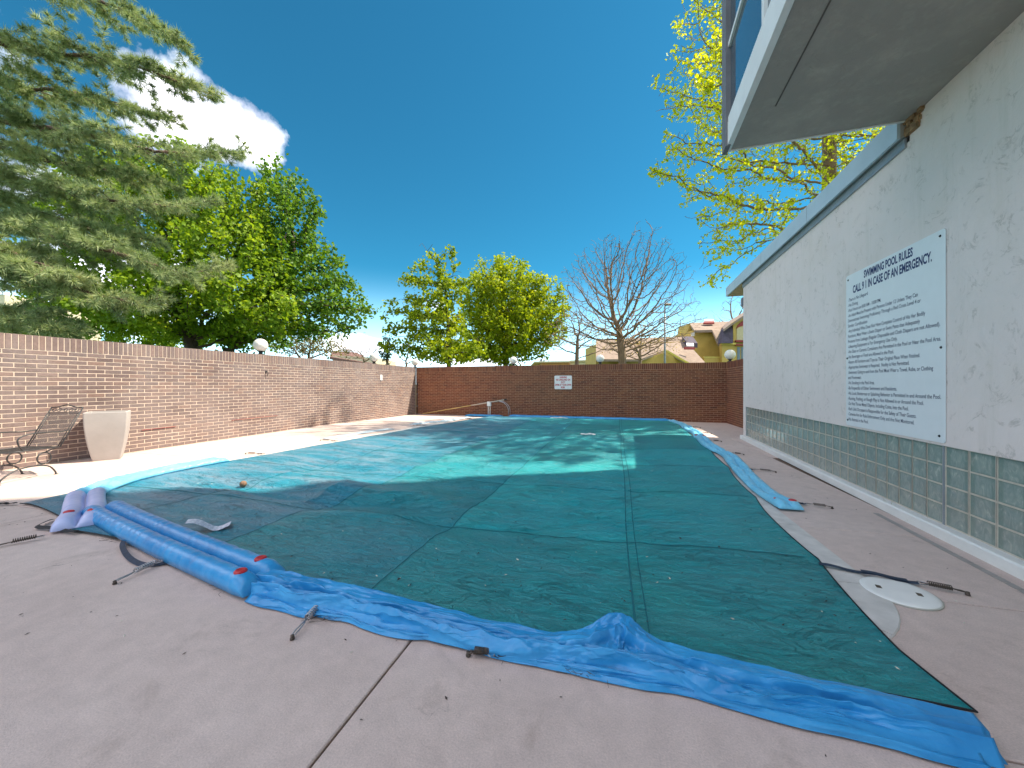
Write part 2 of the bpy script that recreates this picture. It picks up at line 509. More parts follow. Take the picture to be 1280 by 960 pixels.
    bump(nt, bs, mth(nt, 'ADD', mth(nt, 'MULTIPLY', cr, 1.0), mth(nt, 'MULTIPLY', weave, 0.06)), 1.0, 0.085)
    return m
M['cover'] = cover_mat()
M['seam'] = simple('seam_webbing', (.005, .13, .155), .7, var=.15, nscale=20)
def vinyl_mat(name, c0, c1, rough=.36):
    m, nt, bs = new_mat(name)
    g = nt.nodes.new('ShaderNodeNewGeometry')
    P = g.outputs['Position']
    n = noise(nt, P, 3.5, 6, 0.65, 0.5)
    lk(nt, ramp(nt, n, [(0.32, c0), (0.68, c1)]), bs.inputs['Base Color'])
    bs.inputs['Roughness'].default_value = rough
    bs.inputs['Specular IOR Level'].default_value = 0.5
    bump(nt, bs, noise(nt, P, 24, 4, 0.6, 1.0), 0.25, 0.006)
    return m
M['vinyl'] = vinyl_mat('blue_vinyl', (.014, .22, .52), (.05, .34, .68), .28)
M['vinyl_pale'] = vinyl_mat('lilac_sheen_vinyl', (.36, .43, .70), (.50, .54, .80))  # lilac highlight of the shaded tube put into the vinyl colour
M['vinyl_light'] = vinyl_mat('light_blue_vinyl', (.14, .50, .74), (.24, .60, .80))
M['vinyl_worn'] = vinyl_mat('worn_pale_vinyl', (.42, .52, .60), (.55, .62, .66), .6)
M['red_cap'] = simple('red_cap', (.50, .02, .03), .4, var=.2, nscale=30)
M['strap'] = simple('navy_webbing', (.022, .035, .065), .75, var=.35, nscale=30, bstr=.4, bscale=200)
M['black_strap'] = simple('black_webbing', (.014, .014, .017), .75, var=.35, nscale=30, bstr=.4, bscale=200)
M['steel'] = simple('spring_steel', (.42, .42, .44), .32, metal=.9, var=.2, nscale=30)
M['rusty'] = simple('rusted_spring', (.10, .075, .06), .6, metal=.5, var=.5, nscale=60)
M['iron'] = simple('painted_iron', (.055, .055, .058), .5, metal=.3, var=.2, nscale=30)
M['globe'] = simple('opal_globe', (.82, .79, .73), .35, var=.03, bstr=0)
M['lamp_base'] = simple('black_lamp_base', (.02, .02, .02), .5)
M['planter'] = simple('planter_stone', (.43, .40, .385), .7, var=.08, nscale=3, bstr=.25, bscale=18)
M['board'] = simple('sign_board', (.80, .82, .84), .35, var=.02, bstr=0)
M['navy_ink'] = simple('navy_ink', (.015, .03, .13), .6, bstr=0, var=.05)
M['dark_ink'] = simple('dark_ink', (.05, .06, .12), .6, bstr=0, var=.3, nscale=9)
M['red_ink'] = simple('red_ink', (.50, .012, .03), .6, bstr=0)
M['screw'] = simple('screw_head', (.03, .03, .035), .5, metal=.6)
M['pole'] = simple('pole_paint', (.62, .42, .14), .45, var=.2, nscale=4)
M['grass'] = simple('lawn', (.07, .12, .03), .95, var=.5, nscale=.7, bstr=.5, bscale=30)
M['rust_joint'] = simple('joint_filler', (.13, .075, .05), .95, var=.4, nscale=12)
M['litter'] = simple('leaf_litter_dark', (.05, .035, .03), .9, var=.5, nscale=3)
M['litter_pale'] = simple('leaf_litter_pale', (.62, .60, .50), .8, var=.3, nscale=3)
M['yellow_wall'] = simple('yellow_siding', (.46, .32, .085), .85, var=.12, nscale=1.2, bstr=.3, bscale=12)
M['shingle'] = simple('tan_shingle', (.27, .20, .155), .9, var=.15, nscale=3, bstr=.6, bscale=10)
M['slate'] = simple('dark_shingle', (.075, .06, .085), .85, var=.25, nscale=3, bstr=.6, bscale=10)
M['red_trim'] = simple('red_trim', (.26, .025, .02), .6)
M['orange_wall'] = simple('orange_stucco', (.55, .25, .09), .85)
M['cream_wall'] = simple('cream_stucco', (.66, .56, .38), .85)
M['pane'] = simple('window_pane', (.10, .12, .13), .08, var=.3, bstr=0)
M['tower_wall'] = stucco_mat('tower_stucco', (.62, .56, .50), 0.5)
M['roofing'] = simple('flat_roof_gravel', (.42, .40, .37), .95, var=.2, nscale=6)
def window_mat():
    m, nt, bs = new_mat('bay_window_glass')
    bs.inputs['Base Color'].default_value = (.06, .09, .12, 1)
    bs.inputs['Roughness'].default_value = 0.05
    bs.inputs['Metallic'].default_value = 0.0
    bs.inputs['Specular IOR Level'].default_value = 0.9
    v = tex_coord(nt)
    bump(nt, bs, noise(nt, v, 1.2, 2), 0.04, 0.02)
    return m
M['bay_glass'] = window_mat()
def bark_mat(name, a, b):
    m, nt, bs = new_mat(name)
    g = nt.nodes.new('ShaderNodeNewGeometry')
    mp = nt.nodes.new('ShaderNodeMapping'); mp.inputs['Scale'].default_value = (1, 1, .25)
    lk(nt, g.outputs['Position'], mp.inputs[0])
    n = noise(nt, mp.outputs[0], 14, 6, .65)
    lk(nt, ramp(nt, n, [(.3, a), (.7, b)]), bs.inputs['Base Color'])
    bs.inputs['Roughness'].default_value = .9
    bump(nt, bs, n, .8, .02)
    return m
def leaf_mat(name, cols, trans=0.45, tcol=None):
    m, nt, bs = new_mat(name)
    nt.nodes.remove(bs)
    out = nt.nodes['Material Output']
    g = nt.nodes.new('ShaderNodeNewGeometry')
    r = g.outputs['Random Per Island']
    big = noise(nt, g.outputs['Position'], 0.8, 3)
    f = mth(nt, 'ADD', mth(nt, 'MULTIPLY', r, 0.6), mth(nt, 'MULTIPLY', ramp(nt, big, [(.35, 0.0), (.65, 1.0)]), 0.4))
    c = ramp(nt, f, [(i / (len(cols) - 1), x) for i, x in enumerate(cols)])
    d = nt.nodes.new('ShaderNodeBsdfPrincipled')
    d.inputs['Roughness'].default_value = 0.5
    d.inputs['Specular IOR Level'].default_value = 0.25
    lk(nt, c, d.inputs['Base Color'])
    t = nt.nodes.new('ShaderNodeBsdfTranslucent')
    lk(nt, mix(nt, 1.0, c, tcol or (1.5, 1.35, .5), 'MULTIPLY'), t.inputs[0])
    ms = nt.nodes.new('ShaderNodeMixShader')
    ms.inputs[0].default_value = trans
    lk(nt, d.outputs[0], ms.inputs[1]); lk(nt, t.outputs[0], ms.inputs[2])
    lk(nt, ms.outputs[0], out.inputs[0])
    return m
M['bark_dark'] = bark_mat('dark_bark', (.05, .035, .028), (.12, .085, .065))
M['bark_tan'] = bark_mat('tan_bark', (.13, .085, .06), (.27, .19, .14))
M['bark_pine'] = bark_mat('pine_bark', (.065, .035, .028), (.15, .09, .07))
M['bark_bare'] = bark_mat('bare_bark', (.15, .095, .06), (.31, .21, .14))
M['leaf_maple'] = leaf_mat('maple_leaves', [(.09, .18, .014), (.17, .29, .02), (.27, .41, .03), (.37, .48, .07)], .42)
M['leaf_deep'] = leaf_mat('deep_green_leaves', [(.05, .13, .015), (.09, .20, .02), (.15, .28, .028), (.22, .35, .05)], .4)
M['leaf_gold'] = leaf_mat('golden_green_leaves', [(.11, .19, .012), (.20, .29, .015), (.30, .39, .022), (.38, .41, .05)], .5)
M['leaf_round'] = leaf_mat('yellow_green_leaves', [(.14, .22, .010), (.22, .31, .014), (.32, .40, .02), (.40, .43, .035)], .5)
M['leaf_locust'] = leaf_mat('locust_leaves', [(.28, .38, .014), (.46, .54, .02), (.62, .66, .035), (.38, .48, .025)], .55)
M['needle'] = leaf_mat('pine_needles', [(.12, .18, .08), (.24, .32, .15), (.40, .47, .24), (.52, .52, .28)], .30, (1.2, 1.2, .7))
M['leaf_conifer'] = leaf_mat('dark_conifer_leaves', [(.02, .05, .025), (.035, .08, .035), (.05, .10, .04)], .15)
M['leaf_olive'] = leaf_mat('olive_bush_leaves', [(.15, .15, .06), (.22, .21, .08), (.28, .25, .11)], .3)
M['leaf_tan'] = leaf_mat('budding_twig_leaves', [(.34, .25, .10), (.42, .32, .11), (.46, .40, .12)], .4)

# ------------------------------------------------------------------ ground
def ground():
    mb = MB()
    n = 24
    R = 900
    xs = [-R, -200, -60, -30, -15, -9, 0, 3.6, 12, 30, 60, 200, R]
    for i in range(len(xs) - 1):
        for j in range(len(xs) - 1):
            a, b, c, d = xs[i], xs[i + 1], xs[j], xs[j + 1]
            mb.add([(a, c, -.35), (b, c, -.35), (b, d, -.35), (a, d, -.35)], [(0, 1, 2, 3)])
    tag(mb.build('ground', M['grass']), kind='structure')
ground()
XL, YF = -9.62, 16.4
def far_y(x):           # face of the far wall
    return 16.6 + (x + 9.62) * (15.9 - 16.6) / 13.6
def deck():
    root = empty('pool_deck')
    tag(root, kind='structure')
    J = 0.006
    def slab(x0, x1, y0, y1, fx=None):
        mb = MB()
        def fn(x, y, z):
            return (x, y, z + gz(x, y))
        mb.cbox(x0 + J, x1 - J, y0 + J, y1 - J, -.12, 0.0, .005, fn)
        return mb.build('slab', M['deck'], root)
    # near strip
    for a, b in ((-9.66, -5.95), (-5.95, -1.09), (-1.09, 1.28)):
        for c, d in ((-6, -2.6), (-2.6, 0.1), (0.1, 2.62)):
            slab(a, b, c, d)
    # right strip, joints run across it
    ys = [-6, -3.2, -1.9, -.65, .6, 1.85, 3.09, 4.33, 5.65, 6.93, 8.25, 9.6, 11.0]
    for c, d in zip(ys, ys[1:]):
        slab(1.28, 2.86, c, d)
    # left strip
    for c, d in zip([2.62, 5.3, 8.1, 11.0], [5.3, 8.1, 11.0]):
        slab(-9.66, -6.0, c, d)
    # far strip and corners
    slab(-9.66, -6.0, 11.0, 13.8); slab(-9.66, -6.0, 13.8, 16.75)
    slab(-6.0, -1.9, 15.2, 16.6); slab(-1.9, 1.28, 15.2, 16.4)
    slab(1.28, 4.3, 11.0, 13.5); slab(1.28, 4.3, 13.5, 16.2)
    slab(2.86, 4.6, 8.25, 11.0)
    # joint filler and bed below the slabs
    mb = MB()
    mb.box(-9.9, 4.6, -6.2, 2.7, -.2, -.014); mb.box(1.2, 4.6, 2.7, 11.0, -.2, -.014)
    mb.box(-9.9, -5.9, 2.7, 11.0, -.2, -.014)
    mb.hexa([(-9.9, 11, -.3), (4.6, 11, -.3), (4.6, 16.8, -.3), (-9.9, 16.8, -.3), (-9.9, 11, -.014), (-6.0, 11, -.014), (-6.0, 16.0, -.094), (-9.9, 16.0, -.094)])
    mb.build('joint_filler', M['rust_joint'], root)
    mb = MB()
    mb.box(-6.3, 1.5, 2.3, 15.6, -.34, -.30)
    w = mb.build('pool_water', simple('pool_water', (.02, .12, .14), .05, bstr=0))
    tag(w, kind='structure')
    # coping ring
    x0, x1, y0, y1, r, wd = -6.42, 1.735, 2.33, 15.55, .85, .30
    rl = 2.2
    path = []
    def seg(a, b):
        n = max(1, round((Vector(b) - Vector(a)).length / 1.2))
        for i in range(n):
            path.append(('s', Vector(a).lerp(Vector(b), i / n), Vector(a).lerp(Vector(b), (i + 1) / n)))
    seg((x1, y0 + r), (x1, y1 - r)); seg((x1 - r, y1), (x0 + r, y1)); seg((x0, y1 - r), (x0, y0 + rl)); seg((x0 + rl, y0), (x1 - r, y0))
    cs = [((x1 - r, y0 + r), -PI / 2), ((x1 - r, y1 - r), 0), ((x0 + r, y1 - r), PI / 2), ((x0 + rl, y0 + rl), PI)]
    def ring_piece(outs, ins):
        mb = MB()
        n = len(outs)
        z0, z1 = -.10, .010
        def zz(p, z): return (p[0], p[1], z + gz(p[0], p[1]))
        V = []
        for o, i in zip(outs, ins):
            V += [zz(o, z0), zz(o, z1 - .006), zz(Vector(o).lerp(Vector(i), .02), z1), zz(Vector(i).lerp(Vector(o), .05), z1), zz(i, z1 - .012), zz(i, z0)]
        fs = []
        for a in range(n - 1):
            for k in range(6):
                fs.append((a * 6 + k, a * 6 + (k + 1) % 6, (a + 1) * 6 + (k + 1) % 6, (a + 1) * 6 + k))
        fs.append(tuple(range(6))); fs.append(tuple((n - 1) * 6 + k for k in range(5, -1, -1)))
        mb.add(V, fs)
        mb.build('coping_stone', M['coping'], root)
    for _, a, b in path:
        d = (b - a).normalized()
        nrm = Vector((-d.y, d.x))
        a2, b2 = a + d * .004, b - d * .004
        ring_piece([a2, b2], [a2 + nrm * wd, b2 + nrm * wd])
    for ci, ((cx, cy), a0) in enumerate(cs):
        if ci == 3: r = rl
        for h in range(2):
            t0, t1 = a0 + h * PI / 4 + .006, a0 + (h + 1) * PI / 4 - .006
            ts = [t0 + (t1 - t0) * i / 6 for i in range(7)]
            ring_piece([(cx + r * math.cos(t), cy + r * math.sin(t)) for t in ts], [(cx + (r - wd) * math.cos(t), cy + (r - wd) * math.sin(t)) for t in ts])
    # narrow drain strip along the building
    mb = MB()
    def ds(p, q, z): return bw(p, q, z)
    for i in range(60):
        q = -1.0 + i * .1
        mb.box(-.235, -.185, q, q + .088, .001, .004, ds)
    mb.build('drain_grille', simple('drain_grey', (.36, .33, .31), .8), root)
deck()

# ------------------------------------------------------------------ brick walls
CH, BL = 0.0762, 0.254
def brick_mesh(name, L, Hh, D, c=.003):
    mb = MB()
    # front face proud, x along wall, y outwards (towards -y), z up; chamfered front
    V = [(0, 0, 0), (L, 0, 0), (L, 0, Hh), (0, 0, Hh), (0, -D + c, 0), (L, -D + c, 0), (L, -D + c, Hh), (0, -D + c, Hh),
         (c, -D, c), (L - c, -D, c), (L - c, -D, Hh - c), (c, -D, Hh - c)]
    fs = [(8, 9, 10, 11), (4, 5, 9, 8), (5, 6, 10, 9), (6, 7, 11, 10), (7, 4, 8, 11), (0, 1, 5, 4), (1, 2, 6, 5), (2, 3, 7, 6), (3, 0, 4, 7)]
    me = bpy.data.meshes.new(name)
    me.from_pydata(V, [], fs)
    me.update()
    return me
def brick_wall(name, label, A, B, zb, zt, mat, mort, thick=.22, group=None, back_shift=0.0, bottom=0.0):
    """wall face from A to B (seen with A on the left), top at zt"""
    A = Vector((A[0], A[1], 0)); B = Vector((B[0], B[1], 0))
    L = (B - A).length
    ang = math.atan2(B.y - A.y, B.x - A.x)
    root = empty(name, (A.x, A.y, 0), ang)
    tag(root, label, 'brick wall', group)
    mb = MB()
    mb.box(0, L, -.004, thick, zb - .25, zt - .012)
    mb.build('mortar_bed', mort, root)
    D, JT = .020, .0115
    me = brick_mesh('brick', BL - JT, CH - JT, D); me.materials.append(mat)
    hm = brick_mesh('half_brick', BL / 2 - JT, CH - JT, D); hm.materials.append(mat)
    cm = MB()
    cw, chh = CH, .254
    V0 = [(0, -.026, 0), (cw - JT, -.026, 0), (cw - JT, thick + .01, 0), (0, thick + .01, 0)]
    cm.cbox(0, cw - JT, -.0095, thick + .008, 0, chh - JT, .003)
    cob = cm.v, cm.f
    cme = bpy.data.meshes.new('cap_brick'); cme.from_pydata(cm.v, [], cm.f); cme.update(); cme.materials.append(mat)
    inv = root.matrix_basis.inverted()
    camp = Vector((0, 0, HC))
    items = []
    nc = int(round((zt - zb - chh) / CH)) + 3
    for c in range(nc):
        z = zt - chh - (c + 1) * CH
        x = -(BL / 2 if c % 2 else 0)
        while x < L:
            if x < 0:
                items.append((hm, 0.0, z, BL / 2))
            elif x + BL > L + .001:
                if L - x > BL / 2 - .01: items.append((hm, x, z, BL / 2))
            else:
                items.append((me, x, z, BL))
            x += BL
    caps = [(cme, i * cw, zt - chh + .004, cw) for i in range(int(L / cw))]
    def dist(it):
        p = A + (B - A).normalized() * (it[1] + it[3] / 2)
        # bricks behind the lens show nothing: sort them last
        fwd = -p.x * SF + p.y * CF
        lat = p.x * CF + p.y * SF
        out = abs(lat) > fwd * 1.42 or fwd < .3
        return (out, (p - camp).length)
    def rm(it, i):
        r = random.Random(i * 7 + int(it[1] * 100))
        return r.uniform(-.0022, .0022)
    for kind, lst in (('brick', items), ('cap_brick', caps)):
        lst.sort(key=dist)
        for i, it in enumerate(lst[:298]):
            o = bpy.data.objects.new('brick' if kind == 'brick' else 'cap_brick', it[0])
            COL.objects.link(o)
            o.parent = root
            o.location = (it[1] + JT / 2, .012 - rm(it, i) - 0.0 if kind == 'brick' else rm(it, i), it[2])
        rest = lst[298:]
        if rest:
            vv, ff, off = [], [], 0
            big = MB()
            for i, it in enumerate(rest):
                m = it[0]
                d = (.012 - rm(it, i)) if kind == 'brick' else rm(it, i)
                big.add([(v.co.x + it[1] + JT / 2, v.co.y + d, v.co.z + it[2]) for v in m.vertices], [tuple(p.vertices) for p in m.polygons])
            o = big.build('brick_field' if kind == 'brick' else 'cap_course', mat, root)
            tag(o, kind='stuff')
    return root
ZT = 2.25
brick_wall('brick_wall', 'long sunlit brick wall behind the planter and the iron chair, weathered and toned pale for sunlight', (XL, -3.0), (XL, far_y(XL)), 0, ZT, M['brick_pale'], M['mortar'])
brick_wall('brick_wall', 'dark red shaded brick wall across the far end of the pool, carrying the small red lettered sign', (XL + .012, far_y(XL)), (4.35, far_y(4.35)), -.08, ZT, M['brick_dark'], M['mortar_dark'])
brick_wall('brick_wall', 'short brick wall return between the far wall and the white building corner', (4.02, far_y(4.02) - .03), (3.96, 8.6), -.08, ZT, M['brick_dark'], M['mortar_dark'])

# ------------------------------------------------------------------ pool building
QC = 10.87
def pool_building():
    root = empty('pool_building', bw(0, QC, 0))
    tag(root, 'white stucco pool house wall with a low glass block window band on the right', 'building')
    inv = Matrix.Translation(-bw(0, QC, 0))
    def f(p, q, z):
        v = bw(p, q, z) - bw(0, QC, 0)
        return tuple(v)
    Q0 = -4.0
    mb = MB()
    mb.box(0, .25, Q0, QC, .84, 3.93, f)
    mb.box(0, .25, QC - .20, QC, .102, .84, f)
    mb.box(.25, 3.2, QC - .25, QC, 0, 3.93, f)
    mb.box(0, .25, Q0, 4.84, 3.93, 4.149, f)
    mb.build('wall', M['stucco'], root)
    # curb: white painted, bevelled top
    mb = MB()
    P = [(-.075, 0), (-.075, .085), (-.062, .100), (.25, .102), (.25, 0)]
    mb.prism([f(p, Q0, z) for p, z in P], Vector(f(0, QC + .004, 0)) - Vector(f(0, Q0, 0)))
    mb.build('curb', M['white_paint'], root)
    # glass blocks: each one an object sharing a mesh
    gy0, gy1 = .104, .838
    rh = (gy1 - gy0) / 4
    def block_mesh(w, h):
        m = MB()
        t = .075
        g = .0055
        n = 6
        # pillow front
        V = []; F = []
        for i in range(n + 1):
            for j in range(n + 1):
                u, v_ = i / n, j / n
                e = min(u, 1 - u, v_, 1 - v_)
                dp = .004 * min(1, e * 8) - .006 * (1 if e * 8 > 1.1 else 0)
                V.append((-dp, -(u - .5) * (w - 2 * g), (v_ - .5) * (h - 2 * g)))
        for i in range(n):
            for j in range(n):
                F.append((i * (n + 1) + j, (i + 1) * (n + 1) + j, (i + 1) * (n + 1) + j + 1, i * (n + 1) + j + 1))
        m.add(V, F)
        hw, hh = (w - 2 * g) / 2, (h - 2 * g) / 2
        m.add([(0, hw, -hh), (0, -hw, -hh), (0, -hw, hh), (0, hw, hh), (t, hw, -hh), (t, -hw, -hh), (t, -hw, hh), (t, hw, hh)],
              [(4, 5, 6, 7), (0, 1, 5, 4), (1, 2, 6, 5), (2, 3, 7, 6), (3, 0, 4, 7)])
        me = bpy.data.meshes.new('glass_block'); me.from_pydata(m.v, [], m.f); me.update()
        me.materials.append(M['glass_block'])
        return me
    small, wide = block_mesh(.2, rh), block_mesh(.25, rh)
    q = QC - .205
    cols = []
    while q - .2 > 4.40:
        cols.append((q - .1, small, .2)); q -= .2005
    q_split = q
    q -= .03
    while q > 0.3:
        cols.append((q - .125, wide, .25)); q -= .255
    for k, (qq, me, w) in enumerate(cols):
        for r in range(4):
            o = bpy.data.objects.new('glass_block', me)
            COL.objects.link(o); o.parent = root
            o.location = f(.028, qq, gy0 + (r + .5) * rh)
            o.rotation_euler = (0, 0, -BA)
    mb = MB()
    for r in range(5):
        z = gy0 + r * rh
        mb.box(.022, .085, .3, QC - .203, z - .0068, z + .0068, f)
    for qq, me, w in cols:
        for e in (-1, 1):
            mb.box(.0235, .083, qq + e * w / 2 - .0075, qq + e * w / 2 + .0075, gy0 + .005, gy1 - .005, f)
    mb.build('grout', M['grout'], root)
    mb = MB()
    mb.box(.016, .09, q_split - .028, q_split - .006, gy0, gy1, f)
    mb.box(.012, .09, QC - .212, QC - .2005, gy0, gy1, f)
    mb.build('expansion_joint', M['trim'], root)
    # room behind the blocks
    mb = MB()
    mb.box(.9, .95, Q0, QC - .3, 0.05, 2.4, f); mb.box(.26, .9, Q0, QC - .3, 0.0, .05, f); mb.box(.26, .9, Q0, QC - .3, 2.4, 2.45, f)
    mb.build('inner_wall', M['room'], root)
    # roof: slab with fascia, running past the end wall
    mb = MB()
    mb.box(-.055, 3.6, 4.885, QC + 1.42, 4.0, 4.215, f)
    mb.build('roof', M['roofing'], root)
    mb = MB()
    mb.box(-.085, -.056, 4.88, QC + 1.45, 3.985, 4.24, f)
    mb.box(-.056, 3.6, QC + 1.421, QC + 1.45, 3.985, 4.24, f)
    mb.box(-.056, 0.1, 4.88, QC + 1.42, 4.216, 4.24, f)
    fo = mb.build('fascia', M['fascia'], root)
    mb = MB()
    for qq in (7.0, 9.2, 11.3):
        mb.box(-.087, -.0855, qq, qq + .006, 3.986, 4.239, f)
    mb.build('fascia_joint', M['trim'], fo)
    mb = MB()
    mb.box(-.055, 3.55, QC + .004, QC + 1.41, 3.972, 3.999, f)
    mb.build('soffit', M['wood_soffit'], root)
    mb = MB()
    mb.box(-.022, 0.0, 4.88, QC + .003, 3.885, 3.984, f)
    mb.build('metal_trim', M['trim'], root)
    mb = MB()
    for qq in (5.1, 6.4, 7.6, 8.8, 10.1):
        mb.lathe([(.009, 0), (.009, .004)], 8, (0, 0, 0))
    mb = MB()
    mb.box(-.02, .06, 10.86, 10.98, 3.42, 3.64, f)
    mb.build('wall_bracket', simple('bracket_grey', (.16, .17, .21), .5), root)
    # torn corner where the roof trim ends
    mb = MB()
    rr = random.Random(3)
    for i in range(26):
        q_ = 4.62 + rr.random() * .26
        z_ = 3.98 + rr.random() * .16
        s_ = .02 + rr.random() * .035
        mb.box(-.012 - rr.random() * .025, .002, q_, q_ + s_ * 1.6, z_, z_ + s_, f)
    mb.build('torn_sheathing', M['broken'], root)
pool_building()

def tower():
    root = empty('apartment_tower', bw(0, 4.8, 0))
    tag(root, 'stucco apartment tower with an overhanging window bay, upper right above the white wall', 'building')
    o0 = bw(0, 4.8, 0)
    def f(p, q, z): return tuple(bw(p, q, z) - o0)
    qb, zb, pb = 4.87, 4.15, -1.70
    mb = MB()
    # underside of the bay
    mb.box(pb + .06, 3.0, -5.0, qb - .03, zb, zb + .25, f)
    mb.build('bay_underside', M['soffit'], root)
    mb = MB()
    for q_, w_ in ((2.6, .012),):
        mb.box(pb + .30, pb + .312, -4.0, 4.2, zb - .004, zb - .0005, f)
    mb.build('drip_groove', simple('drip_dark', (.12, .10, .09), .9), root)
    # edge trims of each storey, glazing between
    tr = MB(); mull = MB(); dark = MB(); wall = MB(); glass = MB()
    st = 2.9
    for k in range(7):
        z = zb + k * st
        tr.box(pb, pb + .058, -5.0, qb - .0, z - .01, z + .24, f)
        tr.box(pb + .058, 3.0, qb - .028, qb, z - .01, z + .24, f)
        tr.box(pb, pb + .05, -5.0, qb, z + st - .12, z + st - .012, f)
    win = []
    for k in range(7):
        z = zb + k * st
        q_ = qb - .16
        j = 0
        while q_ > -4.6:
            w = MB()
            w.box(pb + .03, pb + .045, q_ - 1.15, q_, z + .24, z + st - .12, f)
            g = w.build('window', M['bay_glass'], root)
            fr = MB()
            fr.box(pb + .002, pb + .055, q_ - 1.21, q_ - 1.15, z + .24, z + st - .12, f)
            fr.box(pb + .004, pb + .029, q_ - 1.15, q_, z + .24, z + .30, f)
            fr.box(pb + .004, pb + .029, q_ - 1.15, q_, z + 1.1, z + 1.15, f)
            fr.build('frame', M['white_paint'], g)
            q_ -= 1.21
            j += 1
    tr.build('edge_trim', M['white_paint'], root)
    mb = MB()
    mb.box(pb - .02, pb + .03, qb - .16, qb + .03, zb - .02, zb + 7 * st, f)
    mb.build('corner_post', simple('corner_grey', (.17, .165, .175), .7), root)
    mb = MB()
    mb.box(pb + .035, 3.0, qb - .20, qb - .03, zb + .25, zb + 7 * st, f)
    mb.box(pb + .5, 3.0, -5.0, qb - .2, zb + .25, zb + 7 * st, f)
    mb.build('bay_wall', M['tower_wall'], root)
    # main block further back; its far corner draws the shade line across the cover
    mb = MB()
    x0, y1 = 5.95, 9.66
    for (a, b, c, d, e, g) in ((x0, 20, -14, y1, 0, 26.0),):
        mb.box(a - o0.x, b - o0.x, c - o0.y, d - o0.y, e, g)
    mb.build('wall', M['tower_wall'], root)
    for lev in range(1, 8):
        for j in range(5):
            w = MB()
            y = y1 - 1.6 - j * 2.6
            w.box(x0 - .04 - o0.x, x0 - .01 - o0.x, y - 1.3 - o0.y, y - o0.y, lev * 3.1 + 1.2, lev * 3.1 + 2.6)
            w.build('window', M['bay_glass'], root)
    for j in range(5):
        for lev in range(1, 8):
            w = MB()
            x = x0 + 1.2 + j * 2.7
            w.box(x - o0.x, x + 1.3 - o0.x, y1 + .01 - o0.y, y1 + .04 - o0.y, lev * 3.1 + 1.2, lev * 3.1 + 2.6)
            w.build('window', M['bay_glass'], root)
tower()

# ------------------------------------------------------------------ signs
def text_mesh(name, s, x, z, width=None, height=.05, squeeze=1.0, mat=None, parent=None, align='LEFT', bold=0.0, ext=.0006):
    c = bpy.data.curves.new('lettering', 'FONT')
    c.body = s
    c.size = 1.0
    c.offset = bold
    c.resolution_u = 3
    o = bpy.data.objects.new('lettering', c)
    me = bpy.data.meshes.new_from_object(o)
    bpy.data.objects.remove(o)
    n = len(me.vertices)
    co = np.empty(n * 3, dtype=np.float32)
    me.vertices.foreach_get('co', co)
    co = co.reshape(-1, 3)
    mnx, mxx = co[:, 0].min(), co[:, 0].max()
    sy = height / .70
    sx = sy * squeeze if width is None else width / (mxx - mnx)
    X = (co[:, 0] - mnx) * sx
    w = X.max()
    if align == 'CENTER': X = X - w / 2
    out = np.stack([X + x, np.full(n, -ext), co[:, 1] * sy + z], 1)
    me.vertices.foreach_set('co', out.ravel().astype(np.float32))
    me.update()
    me.materials.clear(); me.materials.append(mat)
    ob = link_mesh(name, me, None, parent)
    return ob
